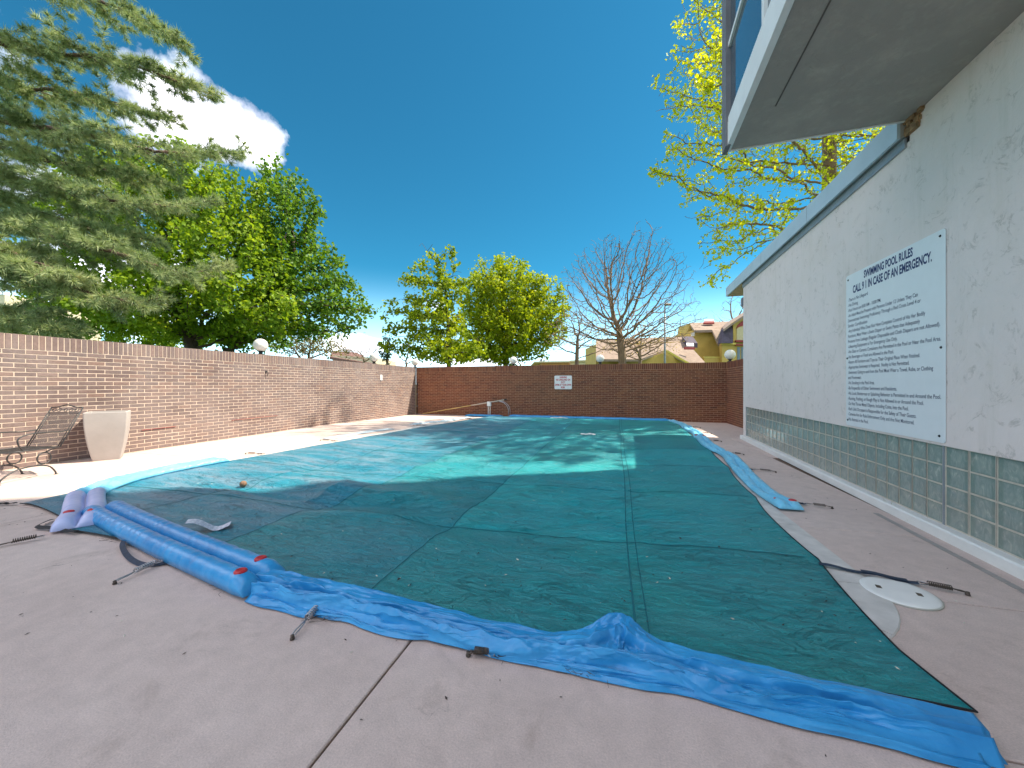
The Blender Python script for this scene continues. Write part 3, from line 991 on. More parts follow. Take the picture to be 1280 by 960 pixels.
def rules_sign():
    # local x to the reader's right (towards the lens), -y out of the wall, z up
    q_l, q_r, z0, z1 = 6.02, 4.365, .865, 2.842
    root = empty('rules_sign', bw(-.004, q_l, 0))
    root.rotation_euler = (0, 0, -PI / 2 - BA)
    tag(root, 'large white swimming pool rules board with navy lettering screwed to the stucco wall', 'sign')
    W = q_l - q_r
    mb = MB()
    r = .03
    out = []
    for cx, cz, a0 in ((W - r, z0 + r, -PI / 2), (W - r, z1 - r, 0), (r, z1 - r, PI / 2), (r, z0 + r, PI)):
        for i in range(5):
            a = a0 + i * PI / 8
            out.append((cx + r * math.cos(a), -.006, cz + r * math.sin(a)))
    mb.prism(out[::-1], (0, .0055, 0))
    mb.prism([(W * .02, 0.0, z0 + .03), (W * .98, 0, z0 + .03), (W * .98, 0, z1 - .03), (W * .02, 0, z1 - .03)], (0, .004, 0))
    mb.build('board', M['board'], root)
    for (x, z) in ((.05, z1 - .06), (W - .06, z1 - .055), (.03, 1.75), (W - .05, 1.75), (W - .07, z0 + .06), (.04, z0 + .07)):
        m = MB()
        m.tube([(x, -.006, z), (x, -.0125, z)], [.013, .009], 10)
        m.build('screw', M['screw'], root)
    y0 = .0062
    text_mesh('heading', 'SWIMMING POOL RULES', (6.02 - 5.62), 2.722, .84, .086, mat=M['navy_ink'], parent=root, bold=.034).location = (0, -.0062, 0)
    text_mesh('heading', 'CALL 9 1 IN CASE OF AN EMERGENCY.', (6.02 - 5.86), 2.588, 1.335, .092, mat=M['navy_ink'], parent=root, bold=.034).location = (0, -.0062, 0)
    L = [("-There is No Lifeguard", .62), ("-No Diving", .28), ("-Pool Hours are 8:00 AM - 10:00 PM.", .93),
         ("-An Adult Must be Present with Persons Under 12 Unless They Can", 1.26), ("Demonstrate Swimming Proficiency Through a Red Cross Level 4 or", 1.30), ("Similar Certification", .42),
         ("-Any Individual Who Does Not Have Complete Control of His Her Bodily", 1.36), ("Functions, Must Wear a Swim Diaper or Swim Pants that Adequately", 1.29),
         ("Protects from Leakage (Regular Disposable and Cloth Diapers are not Allowed).", 1.545), ("-Lifesaving Equipment is For Emergency Use Only.", .96),
         ("-No Glass or Ceramic Containers Are Permitted in the Pool or Near the Pool Area.", 1.555), ("-No Beverages or Food are Allowed in the Pool.", .90),
         ("-Return All Furniture and Toys to Their Original Place When Finished.", 1.29), ("-Appropriate Swimwear is Required.  Nudity is Not Permitted.", 1.14),
         ("-Swimmers Going to and from the Pool Must Wear a Towel, Robe, or Clothing", 1.46), ("and Footwear.", .30), ("-No Smoking in the Pool Area.", .56),
         ("-Be Respectful of Other Swimmers and Residents.", .95), ("-No Loud, Boisterous or Splashing Behavior is Permitted in and Around the Pool.", 1.555),
         ("-Running, Pushing, or Rough Play is Not Allowed in or Around the Pool.", 1.34), ("-Do Not Throw Metal Objects, Including Coins, Into the Pool.", 1.13),
         ("-Each Unit Occupant is Responsible for the Safety of Their Guests.", 1.24), ("-Cameras Are for Rule Enforcement Only and Are Not Monitored.", 1.21), ("-No Animals in the Pool.", .44)]
    L[0] = (L[0][0], .43)
    L[1] = (L[1][0], .22)
    L[2] = (L[2][0], .68)
    for i, (s, w) in enumerate(L):
        text_mesh('rule_line', s, .05, 2.495 - i * .068, w, .040, mat=M['dark_ink'], parent=root, bold=.012).location = (0, -.0062, 0)
rules_sign()
FAR_DIR = Vector((13.6, -.7, 0)).normalized()
FAR_ANG = math.atan2(-.7, 13.6)
def warning_sign():
    x0 = -2.62
    root = empty('warning_sign', (x0, far_y(x0) - .012, 0), FAR_ANG)
    tag(root, 'small white sign with red lettering on the dark far brick wall', 'sign')
    W, z0, z1 = .76, 1.185, 1.775
    mb = MB()
    out = []
    r = .04
    for cx, cz, a0 in ((W - r, z0 + r, -PI / 2), (W - r, z1 - r, 0), (r, z1 - r, PI / 2), (r, z0 + r, PI)):
        for i in range(4):
            a = a0 + i * PI / 6
            out.append((cx + r * math.cos(a), -.012, cz + r * math.sin(a)))
    mb.prism(out[::-1], (0, .010, 0))
    mb.build('board', simple('small_board', (.86, .82, .80), .4, var=.04, bstr=0), root)
    for s, z, w in (("WARNING", 1.665, .32), ("NO LIFEGUARD ON", 1.555, .62), ("DUTY", 1.445, .19), ("SWIM AT YOUR OWN", 1.335, .70), ("RISK", 1.225, .19)):
        text_mesh('lettering', s, W / 2, z, w, .078, mat=M['red_ink'], parent=root, align='CENTER', bold=.035).location = (0, -.0125, 0)
warning_sign()
def wall_bits():
    # small blank notice on the long wall
    root = empty('notice_card', (XL + .012, 13.73, 0), PI / 2)
    tag(root, 'small blank white card high on the long brick wall near the far corner', 'notice')
    mb = MB(); mb.cbox(-.07, .07, -.02, -.004, 1.57, 1.80, .003); mb.build('card', M['board'], root)
    mb = MB(); mb.tube([(0, -.02, 1.785), (0, -.024, 1.785)], .006, 8); mb.build('screw', M['screw'], root)
    root = empty('wall_hook', (XL + .012, 8.34, 0), PI / 2)
    tag(root, 'small dark hook left in the long brick wall below the nearest globe lamp', 'hook')
    mb = MB(); mb.tube([(0, 0, 1.76), (0, -.04, 1.765), (.015, -.055, 1.73), (.015, -.05, 1.66), (.01, -.03, 1.64)], .009, 8); mb.build('hook', M['iron'], root, True)
    mb = MB(); mb.cbox(-.02, .02, -.012, -.001, 1.73, 1.79, .002); mb.build('plate', M['iron'], root)
    # conduit in the corner
    root = empty('conduit_pipe', (XL + .10, far_y(XL) - .06, 0))
    tag(root, 'thin dark conduit pipe rising up the left corner of the far brick wall', 'pipe')
    mb = MB(); mb.tube([(0, 0, -.1), (0, 0, 1.35)], .018, 8); mb.tube([(0, 0, 1.35), (0, .02, 1.45)], .026, 8); mb.build('pipe', M['iron'], root, True)
    mb = MB()
    for z in (.3, .9): mb.box(-.03, .03, -.022, .04, z, z + .03)
    mb.build('strap', M['steel'], root)
    # loose wire sticks on the wall
    for y, z, L_, lab in ((5.45, .44, .62, 'thin rusty bar lying in the brick joint beside the planter'), (7.35, .47, 1.35, 'long thin rusty bar in the wall joint further from the planter')):
        o = MB(); o.tube([(XL + .022, y, z), (XL + .024, y + L_, z + .012)], .007, 6)
        ob = o.build('rusty_bar', M['red_trim']); tag(ob, lab, 'bar')
wall_bits()

# ------------------------------------------------------------------ globe lamps
def globe_lamps():
    src = None
    spots = [((XL - .10, 8.27), 1.0, 'largest white globe lamp on the long left wall, under the leafy tree'),
             ((XL - .10, 13.4), 1.0, 'white globe lamp on the left wall beside the dark conifer'),
             ((XL - .02, 16.55), .92, 'white globe lamp standing on the left corner of the walls'),
             ((-4.54, far_y(-4.54) + .10), .92, 'white globe lamp on the far wall below the round tree, left of the small sign'),
             ((-.68, far_y(-.68) + .10), .92, 'white globe lamp on the far wall below the bare tree'),
             ((4.10, far_y(4.1) - .15), 1.02, 'white globe lamp on the far right wall corner before the yellow houses')]
    for i, ((x, y), s, lab) in enumerate(spots):
        if src is None:
            root = empty('globe_lamp', (x, y, ZT))
            mb = MB(); mb.lathe([(.10, -.004), (.10, .012), (.06, .02), (.045, .05), (.05, .075), (.085, .09), (.088, .115)], 20)
            b = mb.build('base', M['lamp_base'], root)
            mb = MB()
            prof = []
            for k in range(15):
                a = -PI / 2 + .35 + (PI - .36) * k / 14
                prof.append((.185 * math.cos(a), .265 + .185 * math.sin(a)))
            mb.lathe(prof, 28)
            g = mb.build('globe', M['globe'], root, True)
            src = (root, b, g)
        else:
            root = src[0].copy(); COL.objects.link(root)
            for c in src[1:]:
                d = c.copy(); COL.objects.link(d); d.parent = root
        root.location = (x, y, ZT - .006)
        root.scale = (s, s, s)
        tag(root, lab, 'lamp', 'globe lamps on the wall tops')
globe_lamps()

# ------------------------------------------------------------------ pool cover
def vnoise(x, y, seed=0):
    """smooth value noise, numpy"""
    r = np.random.default_rng(seed).random((64, 64)).astype(np.float32)
    xi = np.floor(x).astype(int); yi = np.floor(y).astype(int)
    fx = x - xi; fy = y - yi
    fx = fx * fx * fx * (fx * (fx * 6 - 15) + 10); fy = fy * fy * fy * (fy * (fy * 6 - 15) + 10)
    g = lambda a, b: r[a % 64, b % 64]
    return (g(xi, yi) * (1 - fx) + g(xi + 1, yi) * fx) * (1 - fy) + (g(xi, yi + 1) * (1 - fx) + g(xi + 1, yi + 1) * fx) * fy - .5
def fbm(x, y, seed=0, o=4):
    s = 0; a = 1.0
    for k in range(o):
        s = s + a * vnoise(x * 2 ** k + k * 13.7, y * 2 ** k + k * 7.1, seed + k)
        a *= .5
    return s
def interp(x, xs, ys): return np.interp(x, xs, ys)
SX = [-5.0, -3.3, -1.6, 0.1]                 # lengthwise seams
SY = [3.5, 5.2, 6.93, 8.65, 10.4, 12.1, 13.8]
def edge_left(y): return interp(y, [2, 2.6, 4.3, 6.2, 9.7, 12.1, 16.], [-6.85, -6.72, -6.84, -6.66, -6.25, -5.9, -5.35])
def edge_right(y): return interp(y, [1.9, 2.4, 3.5, 4.7, 7.7, 11.1, 16.], [1.50, 1.46, 1.54, 1.60, 1.86, 2.0, 2.12])
def edge_near(x): return interp(x, [-6.85, -6.6, -5.4, -5.0, -3.9, -2.25, .4, 1.5], [2.62, 2.64, 2.40, 2.28, 2.20, 2.02, 2.0, 2.02])
def cover_z(X, Y, U, V):
    edge = np.minimum(np.minimum(U, 1 - U) * 8.2, np.minimum(V, 1 - V) * 13.5)
    e = np.clip((edge - .55) / 1.2, 0, 1)
    e = e * e * (3 - 2 * e)
    z = .022 - .06 * e
    # long billows on the left near side
    wl = np.clip((-X - .3) / 3.0, 0, 1) * np.clip((8 - Y) / 4, 0, 1)
    t = Y - 2 + .16 * (X + 5) + .35 * vnoise(X * .5, Y * .5, 3)
    z = z + wl * e * .055 * np.sin(t * 5.2 + .8 * vnoise(X * .8, Y * 1.1, 5) * 4)
    rid = 1 - np.abs(2 * vnoise(X * .75 + .3 * Y, Y * 2.2 - .3 * X, 8))
    z = z + .045 * e * wl * (rid ** 3)
    # tension folds near the right
    wr = np.clip((X + 1.2) / 2.0, 0, 1)
    f1 = fbm(X * 1.1 + Y * .5, Y * 2.6 - X * .9, 21, 4)
    z = z + e * (.016 + .040 * wr * np.clip((7 - Y) / 3, 0, 1)) * (1 - np.abs(2 * f1)) ** 2
    f2 = fbm(X * 3.2 - Y * 1.4, Y * 5.5 + X * 1.2, 33, 4)
    z = z + np.clip(edge * 3, 0, 1) * .014 * f2 * np.clip((10 - Y) / 5, .35, 1)
    # long ripples in the far half
    z = z + e * np.clip((Y - 6) / 3, 0, 1) * .012 * fbm(X * .9, Y * 2.4, 44, 3)
    # seams pull the cloth down
    for sx in SX:
        z = z - .007 * np.exp(-((X - sx) / .05) ** 2) * e
    for sy in SY:
        z = z - .007 * np.exp(-((Y - sy) / .05) ** 2) * e
    return z + np.interp(Y, [11, 16], [0, -.035])
def uv_to_xy(U, V):
    # solve by blending the four edges
    yn_far = 15.85
    xa = -6.8 + 8.3 * U
    for _ in range(3):
        y0 = edge_near(xa)
        Y = y0 + (yn_far - y0) * V
        xl = edge_left(Y); xr = edge_right(Y)
        xa = xl + (xr - xl) * U
    return xa, Y
def pool_cover():
    nu, nv = 270, 380
    u = np.linspace(0, 1, nu + 1)
    v = np.linspace(0, 1, nv + 1) ** 1.35
    U, V = np.meshgrid(u, v, indexing='ij')
    # scalloped edge between the strap points
    X, Y = uv_to_xy(U, V)
    sc = .05 * np.abs(np.sin((X - .1) / 1.7 * PI)) ** .7
    Y = Y + sc * np.clip(1 - V * 12, 0, 1)
    sc2 = .045 * np.abs(np.sin((Y - 3.5) / 1.72 * PI)) ** .7
    X = X - sc2 * np.clip(1 - (1 - U) * 9, 0, 1) + sc2 * np.clip(1 - U * 9, 0, 1)
    Z = cover_z(X, Y, U, V)
    P = np.stack([X, Y, Z], -1).reshape(-1, 3)
    i, j = np.meshgrid(np.arange(nu), np.arange(nv), indexing='ij')
    a = (i * (nv + 1) + j).ravel()
    Fc = np.stack([a, a + nv + 1, a + nv + 2, a + 1], 1)
    root = empty('pool_cover', (0, 9, 0))
    tag(root, 'big teal mesh cover stretched over the whole pool', 'pool cover')
    me = np_mesh('cloth', P - np.array([0, 9, 0]), Fc)
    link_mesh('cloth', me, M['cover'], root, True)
    # hem cord
    def surf(x, y):
        x = np.asarray(x, float); y = np.asarray(y, float)
        Ve = (y - edge_near(x)) / (15.85 - edge_near(x))
        xl, xr = edge_left(y), edge_right(y)
        Ue = (x - xl) / (xr - xl)
        return cover_z(x, y, np.clip(Ue, 0, 1), np.clip(Ve, 0, 1)) + .0035
    def strip(pts, w, name='seam', mat=M['seam']):
        pts = np.array(pts)
        d = np.gradient(pts, axis=0); d /= np.linalg.norm(d, axis=1)[:, None]
        n = np.stack([-d[:, 1], d[:, 0]], 1)
        rows = [pts + n * w * s for s in (-.5, 0, .5)]
        vs = []
        for r_ in rows:
            vs.append(np.stack([r_[:, 0], r_[:, 1] - 9, surf(r_[:, 0], r_[:, 1])], 1))
        Vv = np.concatenate(vs)
        m = len(pts)
        k = np.arange(m - 1)
        Ff = np.concatenate([np.stack([k, k + 1, k + 1 + m, k + m], 1), np.stack([k + m, k + 1 + m, k + 1 + 2 * m, k + 2 * m], 1)])
        link_mesh(name, np_mesh(name, Vv, Ff), mat, root, True)
    for sx in SX:
        ys = np.linspace(float(edge_near(sx)) + .07, 15.7, 420)
        strip([(sx + .012 * math.sin(y * 1.3), y) for y in ys], .012)
    ys = np.linspace(2.15, 15.6, 420); strip([(.17 + .012 * math.sin(y * 1.3), y) for y in ys], .008)
    for sy in SY:
        xs = np.linspace(float(edge_left(sy)) + .1, float(edge_right(sy)) - .09, 300)
        strip([(x, sy + .015 * math.sin(x * 1.1)) for x in xs], .015)
    xs = np.linspace(-6.5, 1.35, 300)
    hem = MB()
    global COVER_SURF
    COVER_SURF = surf
    vv = np.linspace(0, 1, 200)
    pts = []
    for (uu, vvv) in [(x, 0) for x in np.linspace(0, 1, 160)] + [(1, y) for y in np.linspace(.004, .999, 260)]:
        X_, Y_ = uv_to_xy(np.array([uu]), np.array([vvv]))
        s1 = .05 * abs(math.sin((X_[0] - .1) / 1.7 * PI)) ** .7 * max(0, 1 - vvv * 12)
        s2 = .045 * abs(math.sin((Y_[0] - 3.5) / 1.72 * PI)) ** .7 * max(0, 1 - (1 - uu) * 9)
        s3 = .045 * abs(math.sin((Y_[0] - 3.5) / 1.72 * PI)) ** .7 * max(0, 1 - uu * 9)
        pts.append((X_[0] - s2 + s3, Y_[0] + s1 - 9, .024 + float(np.interp(Y_[0], [11, 16], [0, -.035]))))
    hem.tube(pts, .005, 6)
    hem.build('hem_cord', M['black_strap'], root, True)
pool_cover()

# ------------------------------------------------------------------ water tubes
def smooth_path(pts, n):
    """Catmull-Rom through the points, n samples"""
    P = [Vector(p) if len(p) == 3 else Vector((p[0], p[1], 0)) for p in pts]
    P = [P[0] * 2 - P[1]] + P + [P[-1] * 2 - P[-2]]
    out = []
    m = len(P) - 3
    for i in range(n + 1):
        t = i / n * m
        k = min(int(t), m - 1); t -= k
        a, b, c, d = P[k:k + 4]
        out.append(.5 * ((2 * b) + (c - a) * t + (2 * a - 5 * b + 4 * c - d) * t * t + (3 * b - a - 3 * c + d) * t ** 3))
    return out
def double_tube(name, label, path, w, h, mat, seed=0, ends=(1, 1), caps_at=None, z0=.024, crumple=.0, ripple=.05, n=150, group='blue water tubes round the pool cover', hprof=None, capflat=False):
    """vinyl tube of two lobes joined by a welded seam, lying on a surface"""
    P = smooth_path(path, n)
    T = [(P[min(i + 1, n)] - P[max(i - 1, 0)]).normalized() for i in range(n + 1)]
    L = [0]
    for i in range(n): L.append(L[-1] + (P[i + 1] - P[i]).length)
    tot = L[-1]
    m = 44
    c0 = P[n // 2]
    r = np.random.default_rng(seed)
    ph = r.random(8) * 10
    V = []; F = []
    for i in range(n + 1):
        s = L[i]
        e0 = min(s, .5) / .16 if ends[0] else 9
        e1 = min(tot - s, .5) / .16 if ends[1] else 9
        e = min(1, e0, e1)
        hh = (h if hprof is None else h * float(np.interp(s / tot, *hprof))) * math.sqrt(max(0, 1 - (1 - e) ** 2))
        hh = max(hh, .010)
        ww = w * (1 + .05 * (1 - e) - .12 * (1 - min(1, e * 1.4)))
        side = Vector((-T[i].y, T[i].x, 0)).normalized()
        for k in range(m):
            if k <= m * .72:                      # upper skin, left edge to right edge
                q = k / (m * .72) * 2 - 1
                lobe = abs(abs(q) - .5) / .5
                zz = hh * math.sqrt(max(0, 1 - lobe ** 2.3))
                zz = max(zz, .012 if abs(q) < .06 else .004)
                rp = math.sin(s * 46 + ph[0] + 3 * math.sin(s * 7 + ph[1]) + q * 3) * .5 + math.sin(s * 83 + ph[2] + 2 * math.sin(s * 11) - q * 4) * .35
                zz *= 1 + ripple * rp * (.35 + lobe)
                if crumple:
                    f = float(fbm(np.array([s * 7 + ph[3]]), np.array([q * 2.6 + ph[4]]), 50 + seed, 4)[0])
                    g_ = float(fbm(np.array([s * 3 + q * 2 + ph[5]]), np.array([q * 1.2 + ph[4]]), 70 + seed, 3)[0])
                    zz += crumple * ((1 - abs(2.4 * f)) * .6 + g_ * 1.2) * (1 - abs(q) ** 4)
                    zz = max(zz, .006)
                off = q * ww / 2 * (1 + .02 * rp)
            else:
                q = 1 - (k - m * .72) / (m * .28) * 2
                off = q * ww / 2 * .97
                zz = .001
            p = P[i] + side * -off
            V.append((p.x - c0.x, p.y - c0.y, zz))
    for i in range(n):
        for k in range(m):
            F.append((i * m + k, i * m + (k + 1) % m, (i + 1) * m + (k + 1) % m, (i + 1) * m + k))
    F.append(tuple(range(m - 1, -1, -1))); F.append(tuple(n * m + k for k in range(m)))
    zb = z0 + gz(c0.x, c0.y)
    if caps_at:
        root = empty(name, (c0.x, c0.y, zb))
        mb = MB(); mb.add(V, F); mb.build('tube_body', mat, root, True)
        for (fr, sd) in caps_at:
            i = min(range(n + 1), key=lambda k: abs(L[k] - fr * tot))
            side = Vector((-T[i].y, T[i].x, 0)).normalized()
            p = P[i] - side * sd * w * .25 - c0
            hloc = h if hprof is None else h * float(np.interp(fr, *hprof))
            cm = MB()
            q0 = (sd * .5)
            prof = [(.040, -.03), (.040, -.003), (.034, .004), (.024, .007), (.018, .003), (.010, .003)]
            cm.lathe(prof, 16, (p.x, p.y, hloc + .002))
            cm.build('valve_cap', M['red_cap'], root, True)
        tag(root, label, 'water tube', group)
        return root
    mb = MB(); mb.add(V, F)
    o = mb.build(name, mat, None, True)
    o.location = (c0.x, c0.y, zb)
    tag(o, label, 'water tube', group)
    return o
double_tube('water_tube', 'fat blue double water tube along the near edge of the cover, filled tight', [(-5.40, 2.70), (-4.6, 2.50), (-3.5, 2.25), (-2.30, 2.00)], .34, .118, M['vinyl'], 1, caps_at=[(.955, 1), (.93, -1)], ripple=.05)
double_tube('water_tube', 'pale lilac double water tube curving round the near left corner of the cover', [(-5.0, 2.32), (-5.42, 2.58), (-5.95, 2.84), (-6.35, 3.05)], .34, .105, M['vinyl_pale'], 2, caps_at=[(.16, 1), (.2, -1)], ripple=.05)
double_tube('water_tube', 'flattened sunlit cyan water tube on the left edge of the cover', [(-6.28, 2.98), (-6.55, 3.3), (-6.78, 3.75), (-6.86, 4.4), (-6.84, 5.1)], .36, .07, M['vinyl_light'], 3, crumple=.02)
RTUBES = [([(1.86, 4.80), (1.82, 5.4), (1.86, 6.1), (1.93, 6.85)], .27, .075, 'nearest limp light blue water tube on the right edge, its end with two red caps', [(.06, 1), (.09, -1)], ([0, .12, .3, .8, 1], [1.1, .8, .45, .5, .7])),
          ([(1.93, 6.75), (1.98, 7.3), (2.06, 7.9), (2.04, 8.5)], .27, .075, 'second limp water tube along the right edge of the cover', None, ([0, .4, 1], [.7, .9, .6])),
          ([(2.02, 8.45), (1.98, 9.2), (2.03, 10.0), (2.08, 10.6)], .28, .08, 'third limp water tube along the right edge of the cover, red cap at its end', [(.95, 1)], ([0, .5, 1], [.6, .9, .9])),
          ([(2.06, 10.6), (2.15, 11.4), (2.12, 12.4), (2.2, 13.2)], .28, .07, 'fourth and half sunlit water tube on the right edge of the cover', [(.05, -1)], None),
          ([(2.16, 13.1), (2.2, 14.0), (2.12, 14.9), (2.0, 15.7)], .28, .065, 'farthest water tube of the right edge, turning towards the far wall', None, None)]
for i, (pa, w, h, lab, caps, hp) in enumerate(RTUBES):
    double_tube('water_tube', lab, pa, w, h, M['vinyl_light'], 20 + i, crumple=.022, caps_at=caps, hprof=hp, ripple=.03, n=110)
double_tube('water_tube', 'thin blue water tube lying along the foot of the far wall, right of the post', [(-4.6, 15.93), (-2.6, 15.82), (-.6, 15.74), (2.0, 15.66)], .34, .10, M['vinyl'], 31, crumple=.012, n=110)
double_tube('water_tube', 'short blue water tube at the far left end behind the post', [(-6.7, 16.0), (-6.1, 15.98), (-5.5, 15.96), (-4.9, 15.95)], .3, .07, M['vinyl'], 32, crumple=.015, n=60)
double_tube('empty_tube', 'empty pale water tube lying flat on the sunlit deck beside the left edge', [(-7.15, 7.9), (-7.08, 8.7), (-6.98, 9.5), (-6.75, 10.2)], .30, .022, M['vinyl_worn'], 33, crumple=.012, z0=.004, n=90)
double_tube('empty_tube', 'empty crumpled pale tube with a dark fold further along the left edge', [(-6.9, 11.6), (-6.75, 12.4), (-6.4, 13.0), (-6.25, 14.0), (-6.1, 15.0)], .34, .03, M['vinyl_worn'], 34, crumple=.03, z0=.004, n=90)

def crumpled_tarp():
    root = empty('folded_tarp', (-.5, 2.0, 0))
    tag(root, 'crumpled blue vinyl folded along the near edge of the cover, peaked in the middle', 'tarp')
    def sheet(name, path, w0, w1, prof, seed, mat, n=300, m=64, amp=.03, zoff=.0, peak=0.0):
        P = smooth_path(path, n)
        i = np.arange(n + 1)[:, None]
        s = np.linspace(0, 1, m + 1)[None, :]
        Px = np.array([p.x for p in P])[:, None]; Py = np.array([p.y for p in P])[:, None]
        Tx = np.gradient(Px[:, 0])[:, None]; Ty = np.gradient(Py[:, 0])[:, None]
        nn = np.hypot(Tx, Ty); Tx, Ty = Tx / nn, Ty / nn
        t = i / n
        w = w0 + (w1 - w0) * t
        plen_ = sum((P[k + 1] - P[k]).length for k in range(n))
        wob = .05 * vnoise(t * 2.4 * plen_ + seed, t * 0 + .3, seed) + .03 * vnoise(t * 6 * plen_ + seed, t * 0 + 2.3, seed + 1)
        A = s * w + wob * s
        plen = sum((P[k + 1] - P[k]).length for k in range(n))
        L = t * plen
        X = Px + Ty * A; Y = Py - Tx * A
        z = np.interp(s, prof[0], prof[1]) * np.ones_like(t)
        # crest height wanders along the length
        z = z * (1 + .9 * vnoise(L * 1.3 + seed, s * .6, seed + 2))
        # diagonal creases
        f = fbm(L * 5.0 + s * 1.2, s * 1.3 - L * 1.5, seed + 3, 4)
        g_ = fbm(L * 2.2 - s * 1.5, s * 2.2 + L * 2.5, seed + 9, 4)
        rid = (1 - np.abs(2.6 * f))
        rid2 = (1 - np.abs(2.6 * g_))
        edge = np.interp(s, [0, .4, .62, 1], [.35, .5, 1, 1]) * np.clip(np.minimum(s, 1 - s) * 7, .12, 1) * np.clip(np.minimum(t, 1 - t) * 18, .1, 1)
        z = z + amp * edge * (np.clip(rid, -1, 1) * .55 + np.clip(rid2, -1, 1) * .6)
        pk = np.exp(-((X + .0) / .13) ** 2) * np.clip(1.15 - s, 0, 1) * peak
        z = z + pk
        X = X + .03 * f * edge; Y = Y + .04 * g_ * edge
        z = np.maximum(z, .004 + .004 * (1 + f)) + zoff
        V = np.stack([X + .5, Y - 2.0, z], -1).reshape(-1, 3)
        a = (np.arange(n)[:, None] * (m + 1) + np.arange(m)[None, :]).ravel()
        F = np.stack([a, a + m + 1, a + m + 2, a + 1], 1)
        o = link_mesh(name, np_mesh(name, V, F), mat, root, True)
        so_ = o.modifiers.new('thickness', 'SOLIDIFY'); so_.thickness = .003; so_.offset = 1
        return o
    # upper sheet: rises from the cover, crest, long slope, tucked fold
    sheet('upper_fold', [(-2.40, 2.12), (-1.9, 2.09), (-1.3, 2.05), (-.7, 2.03), (-.25, 2.02), (.02, 2.12), (.30, 2.05), (.8, 2.0), (1.38, 1.98)], .19, .17,
          ([0, .08, .18, .58, .66, .85, 1], [.03, .075, .092, .074, .038, .02, .012]), 61, M['vinyl'], amp=.034, zoff=.012, peak=.07)
    sheet('middle_fold', [(-2.36, 1.98), (-1.7, 1.96), (-1.0, 1.93), (-.4, 1.92), (.1, 1.96), (.7, 1.92), (1.36, 1.90)], .085, .11,
          ([0, .2, .45, .6, .8, 1], [.03, .07, .045, .075, .045, .008]), 71, M['vinyl'], amp=.030, zoff=.006)
    sheet('lower_flap', [(-1.95, 1.90), (-1.4, 1.885), (-.85, 1.87), (-.3, 1.86), (.4, 1.87), (1.3, 1.83)], .04, .07,
          ([0, .3, .6, .85, 1], [.03, .035, .018, .022, .004]), 81, M['vinyl'], amp=.014, zoff=.004)
    sheet('loose_corner', [(-2.30, 1.95), (-2.14, 1.93), (-1.98, 1.91), (-1.80, 1.91)], .10, .10,
          ([0, .3, .6, .85, 1], [.02, .03, .03, .012, .004]), 91, M['vinyl'], n=60, amp=.012, zoff=.003)
crumpled_tarp()

def polyline_strip(mb, pts, w, th=.003, twist=None):
    """flat webbing along points"""
    P = [Vector(p) for p in pts]
    b = len(mb.v)
    for i, p in enumerate(P):
        t = (P[min(i + 1, len(P) - 1)] - P[max(i - 1, 0)]).normalized()
        sd = t.cross(Vector((0, 0, 1))).normalized()
        if twist:
            sd = Matrix.Rotation(twist[i], 3, t) @ sd
        up = sd.cross(t).normalized()
        for a, c in ((-1, 0), (1, 0), (1, 1), (-1, 1)):
            mb.v.append(tuple(p + sd * a * w / 2 + up * c * th))
    n = len(P)
    for i in range(n - 1):
        for k in range(4):
            mb.f.append((b + i * 4 + k, b + i * 4 + (k + 1) % 4, b + (i + 1) * 4 + (k + 1) % 4, b + (i + 1) * 4 + k))
    mb.f.append((b + 3, b + 2, b + 1, b)); mb.f.append(tuple(b + (n - 1) * 4 + k for k in range(4)))
